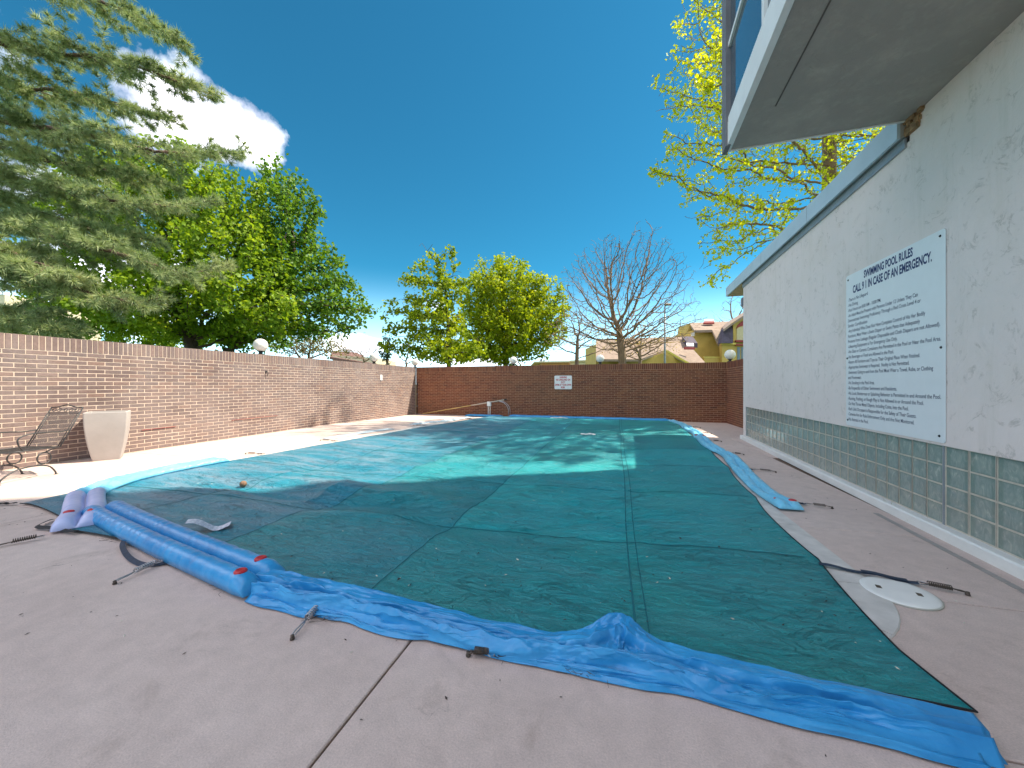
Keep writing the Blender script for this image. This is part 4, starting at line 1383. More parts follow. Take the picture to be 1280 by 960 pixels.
def spring_strap(label, a, b, frac=(.55, .62, .86), smat='strap', spmat='rusty', scale=1.0, bend=0.0, loop=None, group='spring straps holding the cover'):
    """strap from the cover at a to the floor anchor at b: webbing, buckle, coil spring, wire hook, pin"""
    A = Vector((a[0], a[1], 0)); B = Vector((b[0], b[1], 0))
    A.z = .022 + gz(a[0], a[1]); B.z = .012 + gz(b[0], b[1])
    root = empty('cover_strap', A)
    tag(root, label, 'strap', group)
    D = B - A
    sd = Vector((-D.y, D.x, 0)).normalized()
    rr = random.Random(int(abs(a[0]) * 100 + a[1] * 10))
    def pt(t, z=0): return D * t + Vector((0, 0, z)) + sd * bend * math.sin(t * PI)
    f0, f1, f2 = frac
    mb = MB()
    if loop:
        pts = [Vector(p) - A for p in loop]
        pts = smooth_path([(p.x, p.y, p.z) for p in pts], 24)
        tw = [.9 * math.sin(i / 24 * PI) for i in range(25)]
        polyline_strip(mb, pts, .036, .003, [x * .6 for x in tw])
    else:
        polyline_strip(mb, [pt(f0 * i / 10, .004 + .006 * math.sin(i * 1.3)) for i in range(11)], .036 * scale)
        polyline_strip(mb, [pt(f0 * (.45 + .45 * i / 6), .011 + .004 * math.sin(i)) + sd * .004 for i in range(7)], .034 * scale)
    mb.build('webbing', M[smat], root)
    mb = MB()
    hw = .022 * scale
    c = pt(f0, .012); d = D.normalized()
    mb.tube([c - sd * hw, c + sd * hw, c + sd * hw + d * .02, c + sd * .005 + d * .045, c - sd * .005 + d * .045, c - sd * hw + d * .02], .0028, 6, closed=True)
    mb.build('buckle', M['steel'], root, True)
    mb = MB()
    turns = 9 if spmat == 'steel' else 11
    pts = []
    for i in range(turns * 8 + 1):
        t = f1 + (f2 - f1) * i / (turns * 8)
        w = 2 * PI * i / 8
        rad = .0135 * scale
        pts.append(pt(t, .017 * scale) + sd * rad * math.cos(w) + Vector((0, 0, rad * math.sin(w))))
    mb.tube(pts, .0026 * scale, 5)
    mb.tube([pt(f0 + .01, .014), pt(f2, .017)], .0026 * scale, 6)
    mb.build('spring', M[spmat], root, True)
    mb = MB()
    e = pt(1, .004)
    hk = [pt(f2, .017), pt((f2 * 2 + 1) / 3, .013) + sd * .008, pt((f2 + 2) / 3, .012) + sd * .010, pt(.985, .010) + sd * .007, e, pt(.985, .010) - sd * .007, pt((f2 + 2) / 3, .012) - sd * .010, pt((f2 * 2 + 1) / 3, .013) - sd * .006, pt(f2, .017)]
    mb.tube(hk, .0028 * scale, 6)
    mb.build('hook', M['steel' if spmat == 'steel' else 'rusty'], root, True)
    mb = MB()
    mb.lathe([(.013, -.012), (.013, -.004), (.010, -.002), (.010, .010), (.006, .012)], 12, tuple(e))
    mb.build('anchor_pin', M['rusty'], root, True)
    return root
spring_strap('nearest right hand strap, thick navy webbing crossing the coping by the white skimmer lid', (1.50, 3.41), (2.25, 3.215), (.70, .76, .91), scale=1.15)
spring_strap('second right hand strap, dark webbing coming out below the red capped tube end', (1.86, 5.13), (2.34, 5.035), (.52, .66, .88))
spring_strap('third right hand strap, from the middle of the limp light blue tubes', (1.98, 6.93), (2.43, 6.84), (.35, .55, .85))
spring_strap('fourth right hand strap, beside the second limp tube', (2.08, 8.46), (2.42, 8.36), (.42, .58, .85))
spring_strap('fifth right hand strap, at the edge of the sunlit patches', (2.05, 10.2), (2.45, 10.12), (.45, .58, .85), smat='black_strap')
spring_strap('sixth right hand strap, crossing the sunlit patches', (2.1, 11.9), (2.6, 11.8), (.45, .58, .85), smat='black_strap')
spring_strap('farthest right hand strap, near the far wall', (2.15, 13.6), (2.65, 13.5), (.45, .58, .85), smat='black_strap')
spring_strap('bright steel spring and hook poking out under the crumpled tarp on the near deck', (-1.80, 2.0), (-1.722, 1.655), (.12, .22, .62), spmat='steel', scale=1.25, smat='black_strap')
spring_strap('steel spring with a curling navy loop of webbing beside the fat near tube', (-3.44, 2.20), (-3.40, 1.775), (.30, .42, .72), spmat='steel', scale=1.3,
             loop=[(-4.28, 2.36, .02), (-4.16, 2.23, .03), (-3.93, 2.11, .035), (-3.68, 2.03, .02), (-3.48, 2.02, .012), (-3.34, 2.12, .02), (-3.30, 2.22, .03)])
spring_strap('leftmost near spring with a black strap under the lilac tube', (-4.96, 2.24), (-5.13, 1.895), (.34, .45, .80), spmat='rusty', scale=1.25, smat='black_strap',
             loop=[(-5.58, 2.42, .02), (-5.50, 2.33, .03), (-5.40, 2.24, .03), (-5.2, 2.26, .03), (-4.98, 2.25, .03), (-4.85, 2.26, .04)])
spring_strap('strap pulling the near left corner of the cover towards the frame edge', (-6.72, 2.62), (-7.35, 2.42), (.3, .45, .8), smat='black_strap', bend=.01)
spring_strap('strap on the sunlit left deck opposite the big planter', (-6.72, 5.8), (-7.18, 5.78), (.35, .5, .85), smat='black_strap')
spring_strap('strap on the sunlit left deck by the empty pale tube', (-6.55, 7.62), (-7.10, 7.66), (.35, .5, .85), smat='black_strap')
spring_strap('strap at the far end of the sunlit left deck', (-6.05, 11.2), (-6.6, 11.25), (.35, .5, .85), smat='black_strap')
spring_strap('navy buckle end of a strap lying by the near edge, below the tarp', (-.44, 1.86), (-.74, 1.80), (.55, .65, .9), smat='strap', scale=1.2)

# ------------------------------------------------------------------ small things on the deck and cover
def skimmer_lid():
    root = empty('skimmer_lid', (1.83, 3.13, .004))
    tag(root, 'round white plastic skimmer lid set in the right deck beside the pool coping', 'lid')
    mb = MB(); mb.lathe([(.195, 0), (.195, .006), (.188, .011), (.150, .013), (.12, .0125), (.05, .014), (.01, .0145)], 48)
    mb.build('disc', M['white_paint'], root, True)
    mb = MB(); mb.lathe([(.203, -.003), (.203, .004), (.1965, .0045)], 48); mb.build('rim', simple('rim_grey', (.45, .43, .38), .7), root, True)
    for sx in (-1, 1):
        m = MB(); m.box(-.014 + sx * .10, .014 + sx * .10, -.020, .020, .0125, .0150)
        m.build('finger_hole', simple('hole_brown', (.10, .075, .05), .9), root)
    root.rotation_euler = (0, 0, -.25)
skimmer_lid()
def care_tag():
    mb = MB()
    n = 10
    pts = []
    a = Vector((-3.84, 2.52)); b = Vector((-3.62, 2.76))
    d = (b - a).normalized(); s = Vector((d.y, -d.x))
    rows = []
    for i in range(n + 1):
        t = i / n
        p = a.lerp(b, t)
        z = float(COVER_SURF(p.x, p.y)) + .015 + .09 * max(0, (1 - t * 1.6)) + .018 * math.sin(t * 7)
        rows.append((p, z))
    V = []; 
    for k in (0, .0025):
        for p, z in rows:
            V += [(p.x - s.x * .08, p.y - s.y * .08, z + k), (p.x + s.x * .08, p.y + s.y * .08, z + k + .01)]
    m = (n + 1) * 2
    F = []
    for i in range(n):
        F.append((2 * i, 2 * i + 1, 2 * i + 3, 2 * i + 2)); F.append((m + 2 * i, m + 2 * i + 2, m + 2 * i + 3, m + 2 * i + 1))
        F.append((2 * i, 2 * i + 2, m + 2 * i + 2, m + 2 * i)); F.append((2 * i + 1, m + 2 * i + 1, m + 2 * i + 3, 2 * i + 3))
    F.append((0, m, m + 1, 1)); F.append((2 * n, 2 * n + 1, m + 2 * n + 1, m + 2 * n))
    mb.add(V, F)
    mt, nt, bs = new_mat('printed_tag')
    g = nt.nodes.new('ShaderNodeNewGeometry')
    nn = noise(nt, g.outputs['Position'], 60, 3)
    lk(nt, ramp(nt, nn, [(.42, (.70, .74, .82)), (.55, (.42, .44, .56))]), bs.inputs['Base Color'])
    tag(mb.build('care_label', mt), 'curled white printed label sticking up behind the fat near tube', 'label')
care_tag()
def little_things():
    m = MB()
    prof = [(.045 * math.sin(PI * k / 12), .045 - .045 * math.cos(PI * k / 12)) for k in range(1, 12)]
    m.lathe(prof, 20)
    p = floor_at(304, 604)
    o = m.build('ball', simple('old_ball', (.20, .115, .07), .8, var=.45, nscale=40), None, True)
    o.location = (p.x, p.y, float(COVER_SURF(p.x, p.y)) - .004)
    tag(o, 'small brown ball lying on the sunlit left part of the cover', 'ball')
    # white rag folds on the far cover
    for (px, py, w, lab) in ((699, 523, .75, 'white folded cloth at the far edge of the cover below the red lettered sign'), (735, 543, .42, 'thin white rag lying on the dappled far half of the cover')):
        q = floor_at(px, py, -.03)
        mb = MB()
        V = []; F = []
        nx, ny = 16, 8
        for i in range(nx + 1):
            for j in range(ny + 1):
                u, v = i / nx - .5, j / ny - .5
                z = .006 + .018 * math.exp(-((v * 3) ** 2)) * (1 + .5 * math.sin(u * 14)) + .006 * math.sin(u * 25 + v * 9)
                V.append((u * w, v * .22 + .04 * math.sin(u * 9), max(z * (1 - (2 * u) ** 4), .003)))
        for i in range(nx):
            for j in range(ny):
                a = i * (ny + 1) + j
                F.append((a, a + ny + 1, a + ny + 2, a + 1))
        mb.add(V, F)
        o = mb.build('rag', M['white_paint'], None, True)
        o.location = (q.x, q.y, float(COVER_SURF(q.x, q.y)))
        o.rotation_euler = (0, 0, .1)
        so_ = o.modifiers.new('t', 'SOLIDIFY'); so_.thickness = .004
        tag(o, lab, 'cloth')
    # weeds in the crack at the curb
    for k, (px, py, hh, lab) in enumerate(((1111, 640, .13, 'taller tuft of weed growing in the crack at the foot of the white curb'), (1134, 652, .06, 'tiny weed seedling in the curb crack, right of the taller tuft'))):
        q = floor_at(px, py)
        mb = MB(); r = random.Random(k)
        for i in range(22 if k == 0 else 12):
            a = r.random() * 6.28; L = hh * r.uniform(.5, 1); lean = r.uniform(.15, .7)
            d = Vector((math.cos(a), math.sin(a), 0)); s = Vector((-d.y, d.x, 0)) * .004
            b = Vector((r.uniform(-.02, .02), r.uniform(-.05, .05), 0))
            m1 = b + d * L * lean * .4 + Vector((0, 0, L * .7)); t = b + d * L * lean + Vector((0, 0, L))
            mb.add([b - s, b + s, m1 + s, m1 - s, t], [(0, 1, 2, 3), (3, 2, 4)])
        o = mb.build('weed', M['leaf_olive'])
        o.location = (q.x, q.y, 0)
        tag(o, lab, 'weed')
    # litter that nobody could count
    for nm, mat, cnt, seed in (('leaf_litter', M['litter'], 560, 5), ('seed_litter', M['litter_pale'], 200, 6)):
        r = random.Random(seed)
        mb = MB()
        for i in range(cnt):
            if i % 29 == 0:
                x = r.uniform(-9.4, -6.9); y = r.uniform(2.8, 15); z = gz(x, y) + .003
            elif i % 19 == 0:
                x = r.uniform(1.9, 2.8); y = r.uniform(2.2, 10); z = .003
            elif i % 23 == 0:
                x = r.uniform(-5.5, 1.5); y = r.uniform(1.2, 1.9); z = .003
            else:
                y = 2.2 + 9 * r.random() ** 1.7
                x = r.uniform(float(edge_left(y)) + .2, float(edge_right(y)) - .1)
                z = float(COVER_SURF(x, y)) + .001
            s = r.uniform(.005, .014) * (1.6 if r.random() < .1 else 1)
            a = r.random() * PI
            c_, s_ = math.cos(a) * s, math.sin(a) * s
            h = s * .45
            mb.add([(x - c_, y - s_, z), (x + s_ * .35, y - c_ * .35, z + h * .4), (x + c_, y + s_, z + h * .6), (x - s_ * .35, y + c_ * .35, z), (x, y, z + h)], [(0, 1, 4), (1, 2, 4), (2, 3, 4), (3, 0, 4)])
        tag(mb.build(nm, mat), kind='stuff')
    # withered plant bits at strap ends
    r = random.Random(9)
    mb = MB()
    for (x, y) in ((-6.95, 2.6), (-3.35, 2.12), (-4.35, 2.28), (-.62, 1.9), (-1.7, 1.86), (-.2, 1.86), (-2.55, 1.95)):
        for i in range(26):
            a = r.random() * 6.28; L = r.uniform(.03, .10)
            b = Vector((x + r.gauss(0, .05), y + r.gauss(0, .025), .004 + r.random() * .02))
            d = Vector((math.cos(a) * L, math.sin(a) * L, r.uniform(-.005, .02)))
            m2 = b + d * .5 + Vector((r.gauss(0, .012), r.gauss(0, .012), 0))
            mb.tube([b, m2, b + d], .0011, 3)
    tag(mb.build('dry_twigs', M['bark_dark']), kind='stuff')
little_things()

# ------------------------------------------------------------------ post with pole, handrail
def far_things():
    y = far_y(-5.4) - .45
    root = empty('skimming_pole', (-9.0, 16.2, 0))
    tag(root, 'long yellow pole leaning from the far left corner onto the white capped post', 'pole')
    A = Vector((-9.0, 16.15, -.02)) ; B = at(632, 499.5, 16.9)
    mb = MB(); mb.tube([(0, 0, 0), (B - A) * .62], .020, 10); mb.build('outer_tube', M['pole'], root, True)
    root.location = A
    mb = MB(); mb.tube([(B - A) * .60, B - A], .026, 10); mb.build('inner_tube', simple('pole_pale', (.60, .52, .42), .4), root, True)
    mb = MB(); mb.tube([(B - A) * .985, (B - A) * 1.01], .033, 10); mb.build('grip', M['lamp_base'], root, True)
    P = at(611.5, 519, 16.95)
    root = empty('pool_post', (P.x, P.y, -.09))
    tag(root, 'two thin white pipes with a small white box on top, under the yellow pole', 'post')
    mb = MB()
    mb.cbox(-.085, .085, -.07, .07, .50, .70, .01); mb.build('box', M['white_paint'], root)
    for s in (-1, 1):
        m = MB(); m.tube([(s * .045, 0, 0), (s * .045, 0, .51)], .017, 10); m.build('pipe', M['white_paint'], root, True)
    mb = MB(); mb.cbox(-.10, .10, -.08, .08, -.01, .02, .005); mb.build('base_plate', M['steel'], root)
    P = at(633, 519, 16.6)
    root = empty('ladder_rail', (P.x, P.y, -.09))
    tag(root, 'thin curved grey grab rail behind the far end of the cover, right of the post', 'rail')
    for s in (0, 1):
        pts = []
        for i in range(15):
            t = i / 14
            a = PI * .5 * t
            pts.append((-.35 + .45 * math.sin(a) if t < 1 else .10, s * .25, .28 + .44 * math.cos(a)))
        pts.append((.10, s * .25, 0.0))
        m = MB(); m.tube(pts, .013, 8); m.build('rail', M['steel'], root, True)
    m = MB(); m.tube([(-.33, 0, .72), (-.33, .25, .72)], .012, 8); m.build('crossbar', M['steel'], root, True)
far_things()

# ------------------------------------------------------------------ planter
def planter():
    cx, cy = -9.225, 4.72
    root = empty('planter', (cx, cy, 0), math.atan2(.832, .555))
    tag(root, 'tall square pale stone planter with curved tapering sides against the left brick wall', 'planter')
    H = .885
    def half(z):
        t = z / H
        return .175 + .105 * math.sin(min(t, 1) * PI / 2) ** .85
    mb = MB()
    n = 22
    rings = []
    seg = 10
    def ring(h, z, rr=.02):
        out = []
        for cx_, cy_, a0 in ((h - rr, -h + rr, -PI / 2), (h - rr, h - rr, 0), (-h + rr, h - rr, PI / 2), (-h + rr, -h + rr, PI)):
            for i in range(4):
                a = a0 + i * PI / 6
                out.append((cx_ + rr * math.cos(a), cy_ + rr * math.sin(a), z))
        return out
    R = [ring(half(H * i / n), H * i / n) for i in range(n + 1)]
    R.append(ring(half(H) - .006, H + .008)); R.append(ring(half(H) - .032, H + .006)); R.append(ring(half(H) - .036, H - .03)); R.append(ring(half(H) - .05, H - .22))
    V = [v for r in R for v in r]
    k = 16
    F = [tuple(range(k - 1, -1, -1))]
    for i in range(len(R) - 1):
        for j in range(k):
            F.append((i * k + j, i * k + (j + 1) % k, (i + 1) * k + (j + 1) % k, (i + 1) * k + j))
    mb.add(V, F)
    o = mb.build('pot', M['planter'], root)
    s = MB(); h = half(H) - .045
    s.add([(-h, -h, H - .16), (h, -h, H - .16), (h, h, H - .15), (-h, h, H - .16)], [(0, 1, 2, 3)])
    s.build('soil', simple('soil', (.05, .035, .025), .95, var=.4, nscale=20, bstr=.8), root)
planter()

# ------------------------------------------------------------------ iron lounge chair
def chair():
    fd = Vector((SF, -CF, 0)).normalized()      # forward, towards the lens side
    wd = Vector((CF, SF, 0))
    o0 = Vector((-8.70, 3.63, 0))               # between the rear feet
    root = empty('patio_chair', o0, math.atan2(wd.y, wd.x))
    tag(root, 'dark wrought iron patio chair with a mesh back and scrolled top at the left edge', 'chair')
    # local: x = width, y = -forward, z up
    W = .265
    r = .0095
    def back_pt(x, t):   # t 0..1 up the back
        return Vector((x, .05 + .32 * t, .42 + .60 * t))
    mb = MB()
    for s in (-1, 1):
        mb.tube([back_pt(s * W, 0), back_pt(s * W, .5), back_pt(s * W * .98, 1.0)], r, 8)
        mb.tube([back_pt(s * (W - .035), .02), back_pt(s * (W - .035), .86)], .006, 6)
    top = []
    for i in range(17):
        x = -W * .98 + 2 * W * .98 * i / 16
        top.append(back_pt(x, 1.0) + Vector((0, .0, .045 * math.exp(-(x / .11) ** 2))))
    mb.tube(top, r, 8)
    mb.tube([back_pt(-W, .86), back_pt(W, .86)], .007, 6)
    mb.tube([back_pt(-W, 0), back_pt(W, 0)], .008, 6)
    mb.build('back_frame', M['iron'], root, True)
    # scrolls
    for k, cx in enumerate((-.19, -.10, 0.0, .09, .18)):
        m = MB()
        pts = []
        for i in range(26):
            a = i / 25 * PI * 2.3
            rad = .038 * (1 - .5 * i / 25)
            sg = 1 if k % 2 else -1
            p = back_pt(cx + sg * rad * math.cos(a), .925 + 1.3 * rad * math.sin(a))
            pts.append(p)
        m.tube(pts, .0048, 5)
        m.build('scroll', M['iron'], root, True)
    # mesh panel: real wires close together
    m = MB()
    for i in range(58):
        x = -W + .045 + (2 * W - .09) * i / 57
        m.tube([back_pt(x, .03), back_pt(x, .85)], .0011, 3, caps=False)
    for i in range(72):
        t = .03 + .82 * i / 71
        m.tube([back_pt(-W + .04, t), back_pt(W - .04, t)], .0011, 3, caps=False)
    tag(m.build('back_mesh', M['iron'], root), kind='stuff')
    # seat
    m = MB()
    m.tube([(-W, .05, .42), (-W - .01, -.48, .43), (-W + .04, -.53, .425), (W - .04, -.53, .425), (W + .01, -.48, .43), (W, .05, .42)], r, 8, closed=True)
    m.build('seat_frame', M['iron'], root, True)
    m = MB()
    for i in range(52):
        x = -W + .02 + (2 * W - .04) * i / 51
        m.tube([(x, .04, .42), (x, -.25, .412), (x, -.52, .425)], .0011, 3, caps=False)
    for i in range(52):
        y = .04 - .56 * i / 51
        m.tube([(-W + .01, y, .418), (W - .01, y, .418)], .0011, 3, caps=False)
    tag(m.build('seat_mesh', M['iron'], root), kind='stuff')
    for s in (-1, 1):
        # runner: rear foot, arch, front foot
        m = MB()
        x = s * .265
        pts = smooth_path([(x, 0, .0), (x, -.02, .06), (x, -.10, .15), (x, -.26, .185), (x, -.46, .17), (x, -.62, .08), (x, -.66, 0)], 30)
        m.tube(pts, .011, 8)
        m.build('leg', M['iron'], root, True)
        m = MB()
        for yy in (0, -.66):
            m.lathe([(.026, 0), (.026, .004), (.010, .010)], 10, (x, yy, 0))
        m.build('foot', M['iron'], root, True)
        # spring loop between seat and runner
        m = MB()
        pts = []
        for i in range(30):
            a = -PI / 2 - i / 29 * 2 * PI * 1.0
            pts.append((x * .86, -.12 + .085 * math.cos(a), .275 + .085 * math.sin(a)))
        m.tube(pts, .010, 8)
        m.tube([(x * .86, -.12, .19), (x * .93, -.22, .188)], .010, 8)
        m.tube([(x * .86, -.12, .36), (x * .9, -.02, .40), (x * .98, .05, .42)], .010, 8)
        m.build('spring_loop', M['iron'], root, True)
        # arm
        m = MB()
        xa = s * (W + .03)
        pts = smooth_path([(s * W, .05 + .32 * .42, .42 + .60 * .42), (xa, .02, .66), (xa + s * .01, -.15, .675), (xa + s * .01, -.36, .67), (xa, -.47, .62), (xa, -.47, .53), (s * W, -.40, .44)], 30)
        m.tube(pts, .010, 8)
        m.build('armrest', M['iron'], root, True)
chair()

# ------------------------------------------------------------------ trees
def blob_points(blobs, n, rng, shell=.35):
    """points inside a set of ellipsoids (cx,cy,cz,rx,ry,rz), more of them near the skin"""
    vol = np.array([b[3] * b[4] * b[5] for b in blobs]) ** .85
    pick = rng.choice(len(blobs), n, p=vol / vol.sum())
    B = np.array(blobs)[pick]
    d = rng.normal(size=(n, 3)); d /= np.linalg.norm(d, axis=1)[:, None]
    r = rng.random(n) ** shell
    return B[:, :3] + d * r[:, None] * B[:, 3:6]
def grow(trunk, att, step, infl, kill, iters=140, tropism=(0, 0, .05), rng=None):
    """space colonisation: returns node positions and parent indices"""
    pos = [np.array(p, float) for p in trunk]
    par = [-1] + list(range(len(trunk) - 1))
    # trunk resampled
    P = [pos[0]]; pr_ = [-1]
    for a, b in zip(pos, pos[1:]):
        n = max(1, int(np.linalg.norm(b - a) / step))
        for i in range(1, n + 1):
            P.append(a + (b - a) * i / n); pr_.append(len(P) - 2)
    N = np.array(P); par = list(pr_)
    A = att.copy()
    alive = np.ones(len(A), bool)
    bd = np.full(len(A), 1e9); bi = np.zeros(len(A), int)
    def upd(s0):
        nonlocal bd, bi
        new = N[s0:]
        for c0 in range(0, len(new), 400):
            blk = new[c0:c0 + 400]
            D = np.linalg.norm(A[:, None, :] - blk[None], axis=2)
            k = D.argmin(1); dd = D[np.arange(len(A)), k]
            m = dd < bd
            bd[m] = dd[m]; bi[m] = k[m] + s0 + c0
    upd(0)
    trop = np.array(tropism)
    for it in range(iters):
        act = alive & (bd < infl)
        if not act.any():
            if not alive.any(): break
            # let the nearest node walk to the closest leftover point
            j = np.where(alive)[0][bd[alive].argmin()]
            act = np.zeros(len(A), bool); act[j] = True
        idx = bi[act]
        dv = A[act] - N[idx]
        dv /= np.linalg.norm(dv, axis=1)[:, None] + 1e-9
        S = np.zeros((len(N), 3)); np.add.at(S, idx, dv)
        u = np.unique(idx)
        d = S[u]; d /= np.linalg.norm(d, axis=1)[:, None] + 1e-9
        d = d + trop + (rng.normal(size=d.shape) * .16)
        d /= np.linalg.norm(d, axis=1)[:, None]
        s0 = len(N)
        N = np.vstack([N, N[u] + d * step]); par += list(u)
        upd(s0)
        alive &= bd > kill
        if len(N) > 19000: break
    return N, np.array(par)
def radii(N, par, r0, expo=2.4, rmax=None):
    n = len(N)
    R = np.zeros(n); acc = np.zeros(n)
    kids = np.zeros(n, int)
    for i in range(n - 1, -1, -1):
        R[i] = max(acc[i], r0 ** expo) ** (1 / expo)
        if par[i] >= 0: acc[par[i]] += R[i] ** expo
    if rmax: R = np.where(R > r0, r0 + (R - r0) * (rmax - r0) / (R.max() - r0 + 1e-9), R)
    return R
def limb_mesh(name, N, par, R, sides=5, small_sides=3, thresh=.03):
    dirs = np.zeros_like(N)
    m = par >= 0
    dirs[m] = N[m] - N[par[m]]
    dirs[~m] = (0, 0, 1)
    dirs /= np.linalg.norm(dirs, axis=1)[:, None] + 1e-9
    main = {}
    for i in np.where(m)[0]:
        p = par[i]
        if p not in main or R[i] > R[main[p]]: main[p] = i
    idx = np.where(m)[0]
    is_main = np.array([main[par[i]] == i for i in idx])
    Vs, Fs = [], []
    off = 0
    for sel, sd in ((R[par[idx]] > thresh, sides), (R[par[idx]] <= thresh, small_sides)):
        ii = idx[sel]; im = is_main[sel]
        if not len(ii): continue
        pp = par[ii]
        def frame(d):
            ref = np.where(np.abs(d[:, 2:3]) < .9, np.array([[0, 0, 1.]]), np.array([[1., 0, 0]]))
            a = np.cross(d, ref); a /= np.linalg.norm(a, axis=1)[:, None]
            return a, np.cross(d, a)
        d0 = np.where(im[:, None], dirs[pp], dirs[ii])
        a0, b0 = frame(d0); a1, b1 = frame(dirs[ii])
        r0_ = np.where(im, R[pp], np.minimum(R[pp], R[ii] * 1.25)); r1_ = R[ii]
        w = np.arange(sd) / sd * 2 * PI
        C, S_ = np.cos(w), np.sin(w)
        ring0 = N[pp][:, None] + (a0[:, None] * C[None, :, None] + b0[:, None] * S_[None, :, None]) * r0_[:, None, None]
        ring1 = N[ii][:, None] + (a1[:, None] * C[None, :, None] + b1[:, None] * S_[None, :, None]) * r1_[:, None, None]
        V = np.concatenate([ring0, ring1], 1).reshape(-1, 3)
        base = off + np.arange(len(ii))[:, None] * 2 * sd
        k = np.arange(sd)[None]; k2 = (k + 1) % sd
        F = np.stack([base + k, base + k2, base + sd + k2, base + sd + k], -1).reshape(-1, 4)
        Vs.append(V); Fs.append(F); off += len(V)
    return np_mesh(name, np.concatenate(Vs), np.concatenate(Fs))
def leaf_mesh(name, C, size, rng, up=.5, aspect=.75, shape='leaf'):
    """C: leaf centres; each leaf is a folded blade of its own"""
    n = len(C)
    nrm = rng.normal(size=(n, 3)); nrm /= np.linalg.norm(nrm, axis=1)[:, None]
    nrm[:, 2] += up; nrm /= np.linalg.norm(nrm, axis=1)[:, None]
    t = rng.normal(size=(n, 3)); t -= nrm * (t * nrm).sum(1)[:, None]; t /= np.linalg.norm(t, axis=1)[:, None]
    b = np.cross(nrm, t)
    s = size * (.65 + .7 * rng.random(n))[:, None]
    if shape == 'leaf':     # five points: base, two shoulders, tip, raised midrib
        V = np.stack([C - t * s * .5, C + b * s * aspect * .5 + t * s * .08 + nrm * s * .12, C + t * s * .55, C - b * s * aspect * .5 + t * s * .08 + nrm * s * .12], 1)
        k = np.arange(n)[:, None] * 4
        F = np.concatenate([k + np.array([[0, 1, 2]]), k + np.array([[0, 2, 3]])], 0)
    return np_mesh(name, V.reshape(-1, 3), F)
def tree(name, label, cat, trunk, blobs, natt, step, leafspec, bark, leafmat, seed, r0=.012, rmax=.25, infl=None, kill=None, tropism=(0, 0, .06), shell=.35, group=None, sides=7, crown_name='crown', gap=.03):
    rng = np.random.default_rng(seed)
    att = blob_points(blobs, natt, rng, shell)
    base = Vector(trunk[0])
    N, par = grow([tuple(p) for p in trunk], att, step, infl or step * 9, kill or step * 1.6, tropism=tropism, rng=rng)
    R = radii(N, par, r0, rmax=rmax)
    root = empty(name, base)
    tag(root, label, cat, group)
    b = np.array(base)
    link_mesh('trunk', limb_mesh('trunk', N - b, par, R, sides), bark, root, True)
    if leafspec:
        per, spread, size, lim = leafspec
        k = 2 * PI / 1.7
        clump = (np.sin(N[:, 0] * k + 1.3 * np.sin(N[:, 1] * k * .7)) + np.sin(N[:, 1] * k * 1.1 + 1.7 * np.sin(N[:, 2] * k * .8)) + np.sin(N[:, 2] * k * 1.2 + 1.5 * np.sin(N[:, 0] * k * .9))) / 3
        thr = np.quantile(clump, gap)
        tips = np.where((R < lim) & (clump > thr))[0]
        tips = tips[par[tips] >= 0]
        t = rng.random((len(tips), per, 1))
        P = N[par[tips]][:, None] * (1 - t) + N[tips][:, None] * t
        P = P + rng.normal(size=P.shape) * spread
        o = link_mesh(crown_name, leaf_mesh('leaves', P.reshape(-1, 3) - b, size, rng), leafmat, root)
    return root, N, par, R
def eb(px, py, Z, rx, ry, rd=None):
    """an ellipsoid of crown seen at this spot with these half sizes"""
    p = at(px, py, Z)
    a = rx * Z / FOC; c = ry * Z / FOC
    return (p.x, p.y, p.z, (rd or a) * .5 + a * .5, (rd or a) * .5 + a * .5, c)
def gp(px, Z, z=-.35):
    p = at(px, 480, Z)
    return (p.x, p.y, z)
def pts(*l):
    return [tuple(at(px, py, Z)) for px, py, Z in l]

# broad maple behind the long wall
tree('maple_tree', 'broad bright green maple behind the long left wall, partly hidden by pine branches', 'tree',
     [gp(238, 14.2)] + pts((240, 436, 14.2), (232, 400, 14.2)),
     [eb(285, 262, 14, 48, 56, 1.6), eb(225, 235, 14, 55, 60, 1.7), eb(165, 270, 14, 80, 90, 2.3), eb(290, 340, 13.4, 72, 74, 2.0), eb(235, 375, 13.6, 95, 58, 2.2),
      eb(100, 330, 14.2, 70, 85, 2.0), eb(150, 390, 14.0, 90, 34, 2.0), eb(190, 420, 15.5, 110, 16, 1.6), eb(325, 385, 13.2, 60, 44, 1.6)],
     3600, .22, (20, .14, .145, .05), M['bark_dark'], M['leaf_maple'], 101, rmax=.22, kill=.36, infl=1.6)
tree('maple_tree', 'taller deep green maple with a pointed top and leaning trunk', 'tree',
     [gp(284, 15)] + pts((286, 436, 15), (310, 420, 15), (338, 396, 15), (352, 360, 15.2)),
     [eb(352, 232, 15.4, 26, 36, 1.1), eb(362, 268, 15.3, 40, 44, 1.6), eb(392, 262, 15.3, 16, 20, .8), eb(375, 330, 15.3, 50, 50, 1.9), eb(398, 372, 15, 52, 44, 1.9), eb(424, 346, 15, 14, 26, .8), eb(432, 385, 15, 28, 26, 1.2),
      eb(455, 392, 15, 17, 16, .8), eb(340, 395, 15, 50, 36, 1.6), eb(330, 300, 15.8, 38, 55, 1.6), eb(400, 412, 14.6, 40, 18, 1.2), eb(300, 410, 15, 40, 24, 1.3), eb(320, 428, 16, 60, 12, 1.2)],
     2300, .23, (17, .14, .15, .05), M['bark_dark'], M['leaf_deep'], 102, rmax=.2, kill=.38, infl=1.7)
